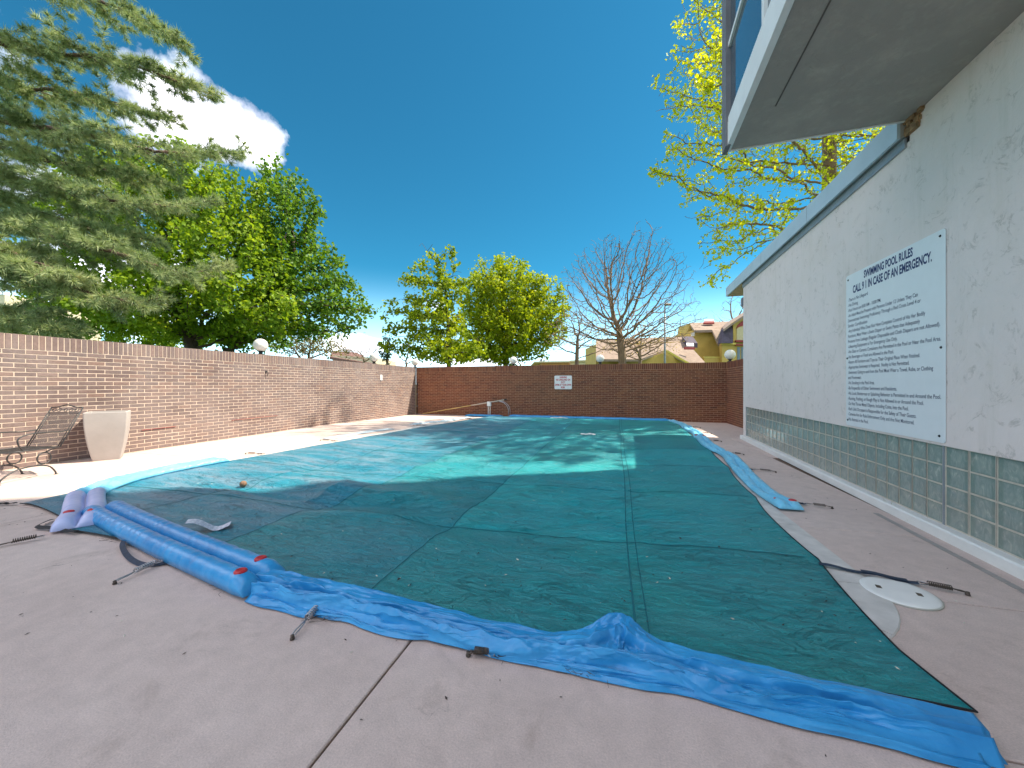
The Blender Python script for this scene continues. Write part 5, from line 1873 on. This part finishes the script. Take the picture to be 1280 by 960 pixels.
# tree left of centre
tree('young_maple', 'loose golden green young maple with upright top shoots behind the far wall corner', 'tree',
     [gp(561, 22)] + pts((561, 452, 22), (560, 400, 22), (556, 350, 22)),
     [eb(531, 322, 22, 13, 26, .8), eb(545, 318, 22, 10, 16, .6), eb(563, 318, 22, 9, 18, .6), eb(515, 345, 22, 14, 18, .8), eb(530, 370, 22, 32, 34, 1.7), eb(560, 360, 22, 26, 36, 1.5), eb(505, 395, 22, 24, 22, 1.2),
      eb(545, 405, 22, 50, 38, 2.0), eb(485, 392, 22, 9, 18, .6), eb(500, 428, 22, 28, 20, 1.4), eb(560, 436, 22, 62, 22, 2.2), eb(480, 436, 22, 10, 8, .6)],
     1500, .26, (13, .14, .20, .05), M['bark_dark'], M['leaf_gold'], 103, rmax=.14, kill=.42, infl=2.2, r0=.012, gap=.22)
tree('round_tree', 'round dense yellow green tree behind the middle of the far wall', 'tree',
     [gp(632, 28)] + pts((632, 455, 28), (634, 420, 28)),
     [eb(628, 362, 28, 50, 44, 2.8), eb(600, 385, 28, 32, 42, 2.0), eb(672, 392, 28.5, 42, 52, 2.6), eb(690, 400, 28.5, 22, 34, 1.6), eb(630, 410, 28, 70, 44, 3.0), eb(676, 438, 28, 16, 14, 1.0), eb(640, 436, 27.5, 44, 22, 2.2), eb(596, 440, 27.5, 48, 14, 2.0)],
     3200, .30, (17, .17, .21, .05), M['bark_dark'], M['leaf_round'], 104, rmax=.2, kill=.42, infl=2.4, r0=.012, shell=.5)
# big bare tree
def bare_tree(name, label, trunk, blobs, natt, step, seed, r0, rmax, bark, kill=None, infl=None, trop=(0, 0, .10), group=None, leafs=None, lm=None, shell=.45):
    rng = np.random.default_rng(seed)
    return tree(name, label, 'tree', trunk, blobs, natt, step, leafs, bark, lm, seed, r0=r0, rmax=rmax, kill=kill, infl=infl, tropism=trop, group=group, shell=shell)
bare_tree('bare_tree', 'large leafless tree with many forking limbs behind the far wall, left of the lamp pole',
          [gp(778, 21)] + pts((778, 455, 21), (777, 436, 21), (774, 415, 21)),
          [eb(780, 362, 21, 84, 66, 3.8), eb(735, 350, 21, 34, 42, 2.0), eb(808, 322, 21, 26, 50, 1.8), eb(766, 318, 21, 26, 30, 2.0), eb(720, 410, 21, 42, 28, 2.2), eb(845, 400, 21, 34, 34, 2.0), eb(790, 420, 20.5, 66, 26, 2.8)],
          4600, .17, 105, .0082, .22, M['bark_bare'], kill=.23, infl=2.6, trop=(0, 0, .14))
bare_tree('budding_tree', 'smaller tan budding tree left of the big bare tree, over the orange roof',
          [gp(721, 26)] + pts((721, 455, 26), (722, 425, 26)),
          [eb(720, 408, 26, 34, 30, 2.0), eb(700, 428, 26, 26, 18, 1.6), eb(745, 425, 26, 26, 24, 1.6)],
          520, .28, 106, .012, .14, M['bark_tan'], kill=.42, infl=2.4, leafs=(2, .10, .09, .02), lm=M['leaf_tan'])
bare_tree('budding_tree', 'tan budding tree behind the trunk of the big bare tree before the yellow roof',
          [gp(800, 31)] + pts((800, 455, 31), (800, 440, 31)),
          [eb(790, 425, 31, 44, 26, 3.0), eb(825, 428, 31, 34, 24, 2.4), eb(765, 418, 31, 30, 26, 2.0)],
          800, .32, 107, .014, .14, M['bark_tan'], kill=.48, infl=2.6, leafs=(3, .14, .10, .022), lm=M['leaf_tan'])
bare_tree('bare_tree', 'grey leafless tree behind the yellow house, left of the roof bracket',
          [gp(925, 52)] + pts((925, 440, 52), (922, 415, 52)),
          [eb(912, 392, 52, 26, 18, 3.0), eb(930, 375, 52, 22, 20, 3.0)], 330, .5, 108, .022, .2, M['bark_bare'], kill=.8, infl=4)
# low things between the big maple and the corner
bare_tree('bare_bush', 'brown bushy thicket with an olive haze behind the left wall, right of the largest lamp',
          [gp(385, 21)] + pts((385, 452, 21)),
          [eb(360, 428, 21, 24, 18, 1.6), eb(390, 425, 21, 30, 22, 1.8), eb(415, 436, 21, 22, 12, 1.4)],
          1700, .20, 109, .009, .09, M['bark_tan'], kill=.24, infl=2.4, leafs=(4, .10, .11, .03), lm=M['leaf_olive'])
bare_tree('bare_bush', 'thin grey leafless bushes far behind the left wall, under the small white cloud',
          [gp(455, 34)] + pts((455, 452, 34)),
          [eb(448, 436, 34, 20, 16, 1.8), eb(470, 438, 34, 14, 14, 1.6), eb(430, 442, 34, 14, 10, 1.4)],
          1000, .26, 110, .012, .09, M['bark_bare'], kill=.34, infl=3)
bare_tree('bare_bush', 'pale leafless saplings behind the lamp on the far left wall corner',
          [gp(508, 30)] + pts((508, 455, 30)),
          [eb(508, 436, 30, 18, 22, 1.6), eb(520, 440, 30, 12, 16, 1.4)], 600, .26, 111, .011, .08, M['bark_tan'], kill=.34, infl=3)
tree('dark_conifer', 'small dark green conifer behind the wall between the second and third lamps', 'tree',
     [gp(484, 24)] + pts((484, 455, 24), (485, 425, 24)),
     [eb(484, 440, 24, 13, 16, .7), eb(482, 428, 24, 8, 12, .5)], 240, .2, (14, .08, .11, .04), M['bark_dark'], M['leaf_conifer'], 112, rmax=.08, kill=.3, infl=2)
# far greenery behind the pine
tree('yellow_bush', 'yellow green bush far behind the left wall, seen under the pine boughs', 'bush',
     [gp(30, 22)] + pts((30, 425, 22)),
     [eb(25, 402, 22, 30, 18, 2.0), eb(60, 412, 22, 30, 14, 1.6)], 300, .34, (9, .16, .2, .05), M['bark_dark'], M['leaf_gold'], 113, rmax=.08, kill=.6, infl=3)
# honey locust behind the pool house
tree('locust_tree', 'tall honey locust with fresh yellow green leaves rising behind the white pool house', 'tree',
     [gp(1034, 15.5)] + pts((1034, 300, 15.5), (1037, 215, 15.5), (1036, 150, 15.5), (1030, 90, 15.5)),
     [eb(870, 150, 13.5, 36, 46, 1.8), eb(870, 205, 13.5, 46, 36, 1.8), eb(900, 250, 13.5, 40, 36, 1.8), eb(905, 295, 13.6, 28, 26, 1.4), eb(888, 345, 13.6, 18, 24, 1.0),
      eb(950, 215, 14, 60, 44, 2.2), eb(985, 180, 14.5, 70, 40, 2.2), eb(940, 285, 14, 44, 40, 1.8), eb(1040, 180, 15, 50, 40, 2.2), eb(960, 120, 14.5, 90, 50, 2.6),
      eb(880, 90, 14, 50, 40, 2.2), eb(960, 50, 15, 90, 60, 3), eb(1060, 60, 16, 90, 80, 3.2), eb(1120, 150, 16.5, 70, 70, 3.0), eb(1020, 250, 15, 60, 50, 2.4),
      eb(835, 215, 13.4, 18, 24, 1.0), eb(832, 140, 13.4, 12, 14, .8),
      eb(930, -20, 15, 60, 60, 3.5), eb(1010, -80, 16, 80, 60, 4.0), eb(1100, -20, 16, 80, 80, 4.0), eb(950, -120, 15.5, 60, 50, 3.5),
      (4.5, 13.0, 11.8, 2.2, 2.0, 1.3), (6.6, 12.6, 13.2, 2.4, 2.0, 1.5), (8.6, 13.4, 14.5, 2.5, 2.3, 1.8), (6.0, 11.8, 11.5, 1.8, 1.4, 1.2), (3.4, 12.4, 10.6, 1.6, 1.6, 1.0)],
     9000, .21, (6, .08, .115, .03), M['bark_bare'], M['leaf_locust'], 114, rmax=.26, kill=.28, infl=2.0, r0=.009, gap=.24, tropism=(0, 0, -.02), shell=.4)

# ------------------------------------------------------------------ pine
def pine():
    rng = np.random.default_rng(5)
    base = Vector((-14.3, 3.7, -.35))
    root = empty('pine_tree', base)
    tag(root, 'big long needled pine whose boughs reach in from the left over the brick wall', 'tree')
    segs = []; rad = []
    # each limb: points from the trunk out to the tip
    limbs = [
        [(-330, -60, 9.6), (-120, 10, 9.2), (20, 60, 9), (120, 70, 8.8), (205, 95, 8.6), (262, 122, 8.5)],
        [(-330, 60, 9.6), (-140, 120, 9.4), (0, 150, 9), (60, 160, 8.8), (125, 171, 8.6), (190, 188, 8.4), (250, 192, 8.2), (300, 190, 8.1)],
        [(-330, 130, 9.4), (-140, 190, 9.0), (0, 219, 8.6), (60, 230, 8.4), (125, 248, 8.2), (190, 256, 8.1), (262, 254, 8.0)],
        [(-330, 180, 9.2), (-120, 250, 8.6), (0, 279, 8.2), (80, 300, 8.0), (165, 322, 7.8), (225, 340, 7.7), (272, 336, 7.6)],
        [(-300, 220, 8.6), (-120, 300, 8.2), (-20, 335, 7.9), (60, 350, 7.7), (120, 368, 7.6), (185, 378, 7.5)],
        [(-300, 330, 8.6), (-120, 375, 8.0), (0, 391, 7.6), (40, 398, 7.5), (85, 414, 7.4)],
        [(-280, 300, 9.4), (-140, 350, 9.2), (-30, 385, 8.8), (20, 404, 8.6), (70, 418, 8.4)],
        [(-330, 0, 10.4), (-140, 60, 10.2), (0, 105, 10), (70, 112, 9.8), (150, 130, 9.6), (215, 150, 9.5)],
        [(-330, 90, 10.2), (-140, 150, 10), (0, 185, 9.8), (80, 205, 9.6), (150, 215, 9.4), (210, 230, 9.3)],
        [(-330, 170, 10.0), (-140, 215, 9.8), (0, 250, 9.4), (70, 272, 9.2), (130, 290, 9.0), (190, 300, 8.9)],
        [(-330, -160, 9.8), (-140, -90, 9.4), (0, -40, 9.2), (90, -10, 9.0), (170, 20, 8.8), (230, 60, 8.7)],
        [(-330, -250, 9.8), (-140, -190, 9.4), (-10, -130, 9.2), (60, -90, 9.0), (120, -40, 8.8)],
        [(-300, 200, 8.0), (-130, 255, 7.6), (-30, 300, 7.4), (30, 322, 7.2), (90, 345, 7.1)],
    ]
    Vn = []           # needle roots, directions
    Dn = []
    mb = MB()
    tx = Vector((-14.3, 3.7, 0))
    mb.tube([(tx.x, tx.y, -.35), (tx.x + .1, tx.y, 3), (tx.x - .05, tx.y + .1, 6.5), (tx.x, tx.y, 10.5), (tx.x, tx.y, 14)], [.34, .29, .22, .13, .04], 12)
    def shoot_line(a, d, L, r, depth=0, dens=1.0):
        n = max(2, int(L / .09))
        p = Vector(a); out = [p.copy()]
        d = d.normalized()
        for i in range(n):
            d = (d + Vector(rng.normal(size=3) * .09) + Vector((0, 0, .018 if i > n * .5 else -.02))).normalized()
            p = p + d * (L / n); out.append(p.copy())
        mb.tube(out, [r * (1 - .6 * i / n) for i in range(n + 1)], 4 if r > .006 else 3, caps=False)
        return out
    def needles(out, start=.2, per_m=120, ln=.165):
        n = len(out) - 1
        for i in range(int(n * start), n):
            a, b = out[i], out[i + 1]
            k = int((b - a).length * per_m + rng.random())
            dr = (b - a).normalized()
            for _ in range(k):
                t = rng.random()
                q = Vector(rng.normal(size=3)); q = (q - dr * q.dot(dr)).normalized()
                w = rng.uniform(.55, 1.0)
                Vn.append(tuple(a.lerp(b, t))); Dn.append(tuple((dr * (1.15 - w) + q * w).normalized() * ln * rng.uniform(.7, 1.2)))
        # tuft at the tip
        tip = out[-1]; dr = (out[-1] - out[-2]).normalized()
        for _ in range(46):
            q = Vector(rng.normal(size=3)); q = (q - dr * q.dot(dr)).normalized()
            w = rng.uniform(.1, 1.0)
            Vn.append(tuple(tip - dr * rng.uniform(0, .05))); Dn.append(tuple((dr * (1.1 - w) + q * w).normalized() * ln * rng.uniform(.8, 1.15)))
    for li, lp in enumerate(limbs):
        # boughs stay on the far side of the wall face
        P = [at(qx, qy, max(qz, 9.62 / (SF - (qx - 640) / FOC * CF) + (-.35 if li in (5, 6) else .25))) for qx, qy, qz in lp[1:]]
        # root of the limb on the trunk
        P[0] = Vector((tx.x, tx.y, P[0].z * .9))
        path = smooth_path([tuple(p) for p in P], 70)
        for i in range(1, 70): path[i] = path[i] + Vector(rng.normal(size=3) * .012)
        mb.tube(path, [.055 * (1 - i / 70) ** .8 + .007 for i in range(71)], 6)
        L = 0
        last = 0
        for i in range(8, 71):
            L += (path[i] - path[i - 1]).length
            if L - last < .13 and i < 70: continue
            last = L
            t = i / 70
            d = (path[min(i + 1, 70)] - path[i - 1]).normalized()
            lat = d.cross(Vector((0, 0, 1))).normalized()
            for sgn in (-1, 1):
                if rng.random() < .12: continue
                a = sgn * rng.uniform(.5, 1.1)
                dd = d * math.cos(a) + lat * math.sin(a) + Vector((0, 0, rng.uniform(-.38, .30)))
                sl_ = rng.uniform(.45, 1.15) * (1.15 - .75 * t)
                if i == 70: sl_ = .25
                out = shoot_line(path[i], dd, sl_, .010)
                needles(out, .3 if t > .5 else .5)
                m_ = len(out)
                for j in range(2, m_ - 1, 2):
                    for s2 in (-1, 1):
                        if rng.random() < .25: continue
                        d2 = (out[j] - out[j - 1]).normalized()
                        l2 = d2.cross(Vector((0, 0, 1))).normalized()
                        a2 = s2 * rng.uniform(.5, 1.0)
                        o2 = shoot_line(out[j], d2 * math.cos(a2) + l2 * math.sin(a2) + Vector((0, 0, rng.uniform(-.25, .45))), rng.uniform(.12, .34), .0045)
                        needles(o2, .25)
        needles(path[56:], 0, 160)
    V = np.array(mb.v) - np.array(base)
    me = bpy.data.meshes.new('boughs'); me.from_pydata([tuple(v) for v in V], [], mb.f); me.update()
    link_mesh('trunk', me, M['bark_pine'], root, True)
    A = np.array(Vn); D = np.array(Dn)
    n = len(A)
    print('needles', n)
    s = rng.normal(size=(n, 3)); s -= D * (s * D).sum(1)[:, None] / (D * D).sum(1)[:, None]; s /= np.linalg.norm(s, axis=1)[:, None]
    s *= .0068
    A = A - np.array(base)
    V = np.stack([A - s, A + s, A + D], 1).reshape(-1, 3)
    F = np.arange(3 * n).reshape(-1, 3)
    link_mesh('crown', np_mesh('needles', V, F), M['needle'], root)
pine()

# ------------------------------------------------------------------ houses beyond the far wall
FD = Vector((-SF, CF, 0))
def solid(name, poly, mat, parent, depth=5.0, vec=None):
    """outline (px, py, distance) surveyed from the photograph, given its real depth behind it"""
    P = [at(*p) for p in poly]
    c = parent.location if parent else Vector((0, 0, 0))
    par = parent
    while par and par.parent:
        par = par.parent; c = c + par.location
    mb = MB()
    mb.prism([p - c for p in P], vec if vec is not None else FD * depth)
    return mb.build(name, mat, parent)
def slab_roof(name, poly, mat, parent, th=.22):
    return solid(name, poly, mat, parent, vec=Vector((0, 0, -th)))
def houses():
    r = empty('yellow_house', gp(850, 36))
    tag(r, 'low yellow house with a broad tan shingle roof and a skylight, behind the lamp pole', 'house')
    solid('wall', [(800, 480, 37), (800, 450, 37), (833, 440, 37), (863, 457, 37), (866, 480, 37)], M['yellow_wall'], r, 6)
    solid('wall', [(745, 480, 41.5), (745, 430, 41.5), (850, 427, 41.5), (872, 450, 41.5), (872, 480, 41.5)], M['yellow_wall'], r, 6)
    ro = slab_roof('roof', [(745, 424, 43), (852, 421, 43), (886, 458, 36), (863, 456, 36), (832, 437.5, 37.5), (800, 449, 36.5), (745, 449, 37.0)], M['shingle'], r)
    solid('fascia', [(829, 438.2, 36.4), (833, 436.8, 36.4), (864, 454.6, 35.6), (864, 457.2, 35.6), (833, 439.4, 36.4), (829, 440.6, 36.4)], simple('yellow_trim', (.62, .50, .10), .6), r, .18)
    sk = solid('skylight', [(858, 433.4, 37.6), (867.5, 433.8, 37.6), (867, 430.5, 38.4), (858, 430, 38.4)], M['coping'], ro, vec=Vector((0, 0, .14)))
    slab_roof('flashing', [(852.5, 420.4, 42.2), (866, 420.6, 42.2), (872, 429, 39.8), (866, 428.5, 40.0), (858, 427, 40.2)], M['slate'], ro, .5)
    solid('skylight_frame', [(856.5, 436.6, 37.2), (868.6, 436.8, 37.2), (868.8, 433.9, 37.25), (856.4, 433.6, 37.25)], M['red_trim'], ro, .3)
    r = empty('yellow_house', gp(885, 44))
    tag(r, 'tall yellow house with a tan roof between the low house and the gabled one', 'house')
    solid('wall', [(865, 482, 44), (866, 413, 44), (890, 412.5, 44), (897, 428, 44), (903, 440, 44), (903, 482, 44)], M['yellow_wall'], r, 5.0)
    solid('gable', [(858, 480, 47), (858, 424, 47), (861.5, 404.8, 47), (868, 413, 47), (868, 480, 47)], M['yellow_wall'], r, 3.0)
    ro = slab_roof('roof', [(861.5, 403.6, 49), (914, 401.5, 49), (909, 414, 46), (902, 432, 42.5), (897, 428.5, 42.6), (890, 412.2, 43.4), (868, 412.8, 43.4)], M['shingle'], r, .28)
    solid('roof_window', [(879, 405.4, 47.6), (893, 405.0, 47.6), (892.6, 402.4, 48.2), (881, 402.8, 48.2)], M['red_trim'], ro, vec=Vector((0, 0, .22)))
    solid('roof_window_pane', [(880, 403.6, 47.9), (892.4, 403.2, 47.9), (892.2, 402.0, 48.3), (881, 402.3, 48.3)], M['white_paint'], ro, vec=Vector((0, 0, .32)))
    vp = solid('vent_pipe', [(865.2, 420, 43.2), (865.2, 415.5, 43.2), (868.2, 415.5, 43.2), (868.2, 420, 43.2)], M['coping'], r, .3)
    b = solid('balcony_rail', [(880, 462, 41.5), (880, 447, 41.5), (903, 447, 41.5), (903, 462, 41.5)], M['yellow_wall'], r, .12)
    solid('rail_cap', [(879.5, 447.0, 41.45), (879.5, 445.9, 41.45), (903.2, 445.9, 41.45), (903.2, 447.0, 41.45)], simple('rail_yellow', (.62, .50, .12), .6), b, .2)
    solid('door', [(899.6, 450, 43.9), (899.6, 435.5, 43.9), (901.8, 436.5, 43.9), (901.8, 450, 43.9)], M['red_trim'], r, .06)
    r = empty('yellow_house', gp(925, 41))
    tag(r, 'gabled yellow house with red trim and a dark mansard slope, beside the white pool house', 'house')
    solid('wall', [(902.5, 482, 41), (902.5, 429.6, 41), (916.5, 429.6, 41), (916.5, 403.5, 41), (929.5, 395.2, 41), (947, 385, 41), (965, 395, 41), (965, 482, 41)], M['yellow_wall'], r, .5)
    slab_roof('roof', [(904.4, 411.6, 40.6), (916, 403.0, 40.6), (930, 394.0, 40.6), (947, 383.6, 40.6), (947, 380, 47), (928, 391, 47), (912, 401, 47), (903, 408, 47)], M['shingle'], r, .25)
    solid('mansard', [(901.6, 428.9, 40.5), (905.2, 411.8, 41.3), (916.2, 404.2, 41.3), (916.2, 428.9, 40.5)], M['slate'], r, .7)
    P = [(920.4, 410.5)]
    arch = [(920.4, 411.0), (922.0, 407.0), (925, 403.6), (929, 400.8), (934, 398.5), (934, 405.5), (929.5, 407.2), (925, 408.0), (922, 409.2)]
    solid('arch_panel', [(x, y, 40.93) for x, y in arch], M['red_trim'], r, .06)
    solid('window', [(921, 425.0, 40.95), (921, 410.8, 40.95), (925, 408.8, 40.95), (934, 406.6, 40.95), (934, 425.0, 40.95)], simple('curtained_pane', (.48, .40, .22), .4), r, .04)
    solid('red_band', [(920.2, 427.4, 40.7), (920.2, 425.2, 40.7), (950, 425.2, 40.7), (950, 427.4, 40.7)], M['red_trim'], r, .25)
    solid('red_band', [(920.2, 431.8, 40.7), (920.2, 430.2, 40.7), (950, 430.2, 40.7), (950, 431.8, 40.7)], M['red_trim'], r, .25)
    w = solid('window', [(921.6, 452, 40.95), (921.6, 434.0, 40.95), (925.2, 434.0, 40.95), (925.2, 452, 40.95)], M['pane'], r, .04)
    w2 = solid('window', [(926.6, 452, 40.95), (926.6, 434.0, 40.95), (932, 434.0, 40.95), (932, 452, 40.95)], M['pane'], r, .04)
    solid('sill_band', [(901.9, 430.6, 40.8), (901.9, 429.0, 40.8), (920, 429.0, 40.8), (920, 430.6, 40.8)], simple('gable_trim', (.62, .48, .10), .6), r, .19)
    # orange flat roofed building
    r = empty('flat_roof_building', gp(700, 62))
    tag(r, 'low flat roofed orange building peeping over the far wall above the red lettered sign', 'building')
    solid('wall', [(677, 480, 62), (677, 453.2, 62), (712, 452.9, 62), (712, 480, 62)], M['orange_wall'], r, 10)
    solid('wall', [(713, 480, 63), (713, 452.2, 63), (760, 451, 63), (760, 480, 63)], M['cream_wall'], r, 10)
    solid('roof_edge', [(668, 453.1, 61.5), (668, 451.6, 61.5), (712.6, 451.0, 61.5), (712.6, 452.8, 61.5)], M['cream_wall'], r, 11)
    solid('roof_edge', [(712.8, 452.0, 62.5), (712.8, 450.2, 62.5), (760, 448.8, 62.5), (760, 450.8, 62.5)], M['cream_wall'], r, 11)
    solid('vent', [(675.4, 451.4, 64), (675.4, 448.6, 64), (677.6, 448.6, 64), (677.6, 451.4, 64)], M['iron'], r, .4)
    # low roofs on the left
    r = empty('low_house', gp(440, 46))
    tag(r, 'low house with a dark reddish roof seen over the left wall under the small cloud', 'house')
    solid('wall', [(416, 475, 46), (416, 444, 46), (470, 447, 46), (470, 475, 46)], M['cream_wall'], r, 8)
    slab_roof('roof', [(412, 446, 45.5), (416, 438.5, 52), (446, 440.5, 52), (474, 456, 45.5), (440, 452, 45.5)], simple('reddish_shingle', (.17, .09, .075), .9), r, .3)
    # pale building at the left edge
    r = empty('pale_building', gp(-10, 60))
    tag(r, 'pale tall building far off at the left edge, seen between the pine boughs', 'building')
    solid('wall', [(-60, 480, 60), (-60, 366, 60), (6, 368, 60), (6, 480, 60)], M['cream_wall'], r, 14)
    solid('side_wall', [(6.3, 480, 60.5), (6.3, 372, 60.5), (22, 378, 66), (22, 480, 66)], simple('pale_grey_wall', (.45, .42, .42), .8), r, 6)
    for k in range(4):
        for j in range(3):
            x0 = -52 + j * 18; y0 = 376 + k * 16
            solid('window', [(x0, y0 + 9, 59.9), (x0, y0, 59.9), (x0 + 9, y0, 59.9), (x0 + 9, y0 + 9, 59.9)], M['pane'], r, .05)
    # lamp pole
    b = gp(831, 26)
    r = empty('lamp_pole', b)
    tag(r, 'tall thin grey street lamp pole in front of the yellow houses', 'street lamp')
    top = at(831, 383, 26).z - b[2]
    mb = MB(); mb.tube([(0, 0, 0), (0, 0, top * .5), (0, 0, top)], [.085, .07, .05], 10); mb.build('pole', simple('pole_grey', (.26, .28, .29), .5, metal=.4), r, True)
    mb = MB(); mb.tube([(0, 0, top), (.12 * CF, .12 * SF, top + .07), (.3 * CF, .3 * SF, top + .09)], .03, 8); mb.build('arm', M['trim'], r, True)
    mb = MB(); mb.cbox(-.02, .42, -.11, .11, top + .07, top + .20, .03, lambda x, y, z: (x * CF - y * SF, x * SF + y * CF, z)); mb.build('lamp_head', simple('lamp_head_brown', (.25, .17, .11), .5), r)
houses()
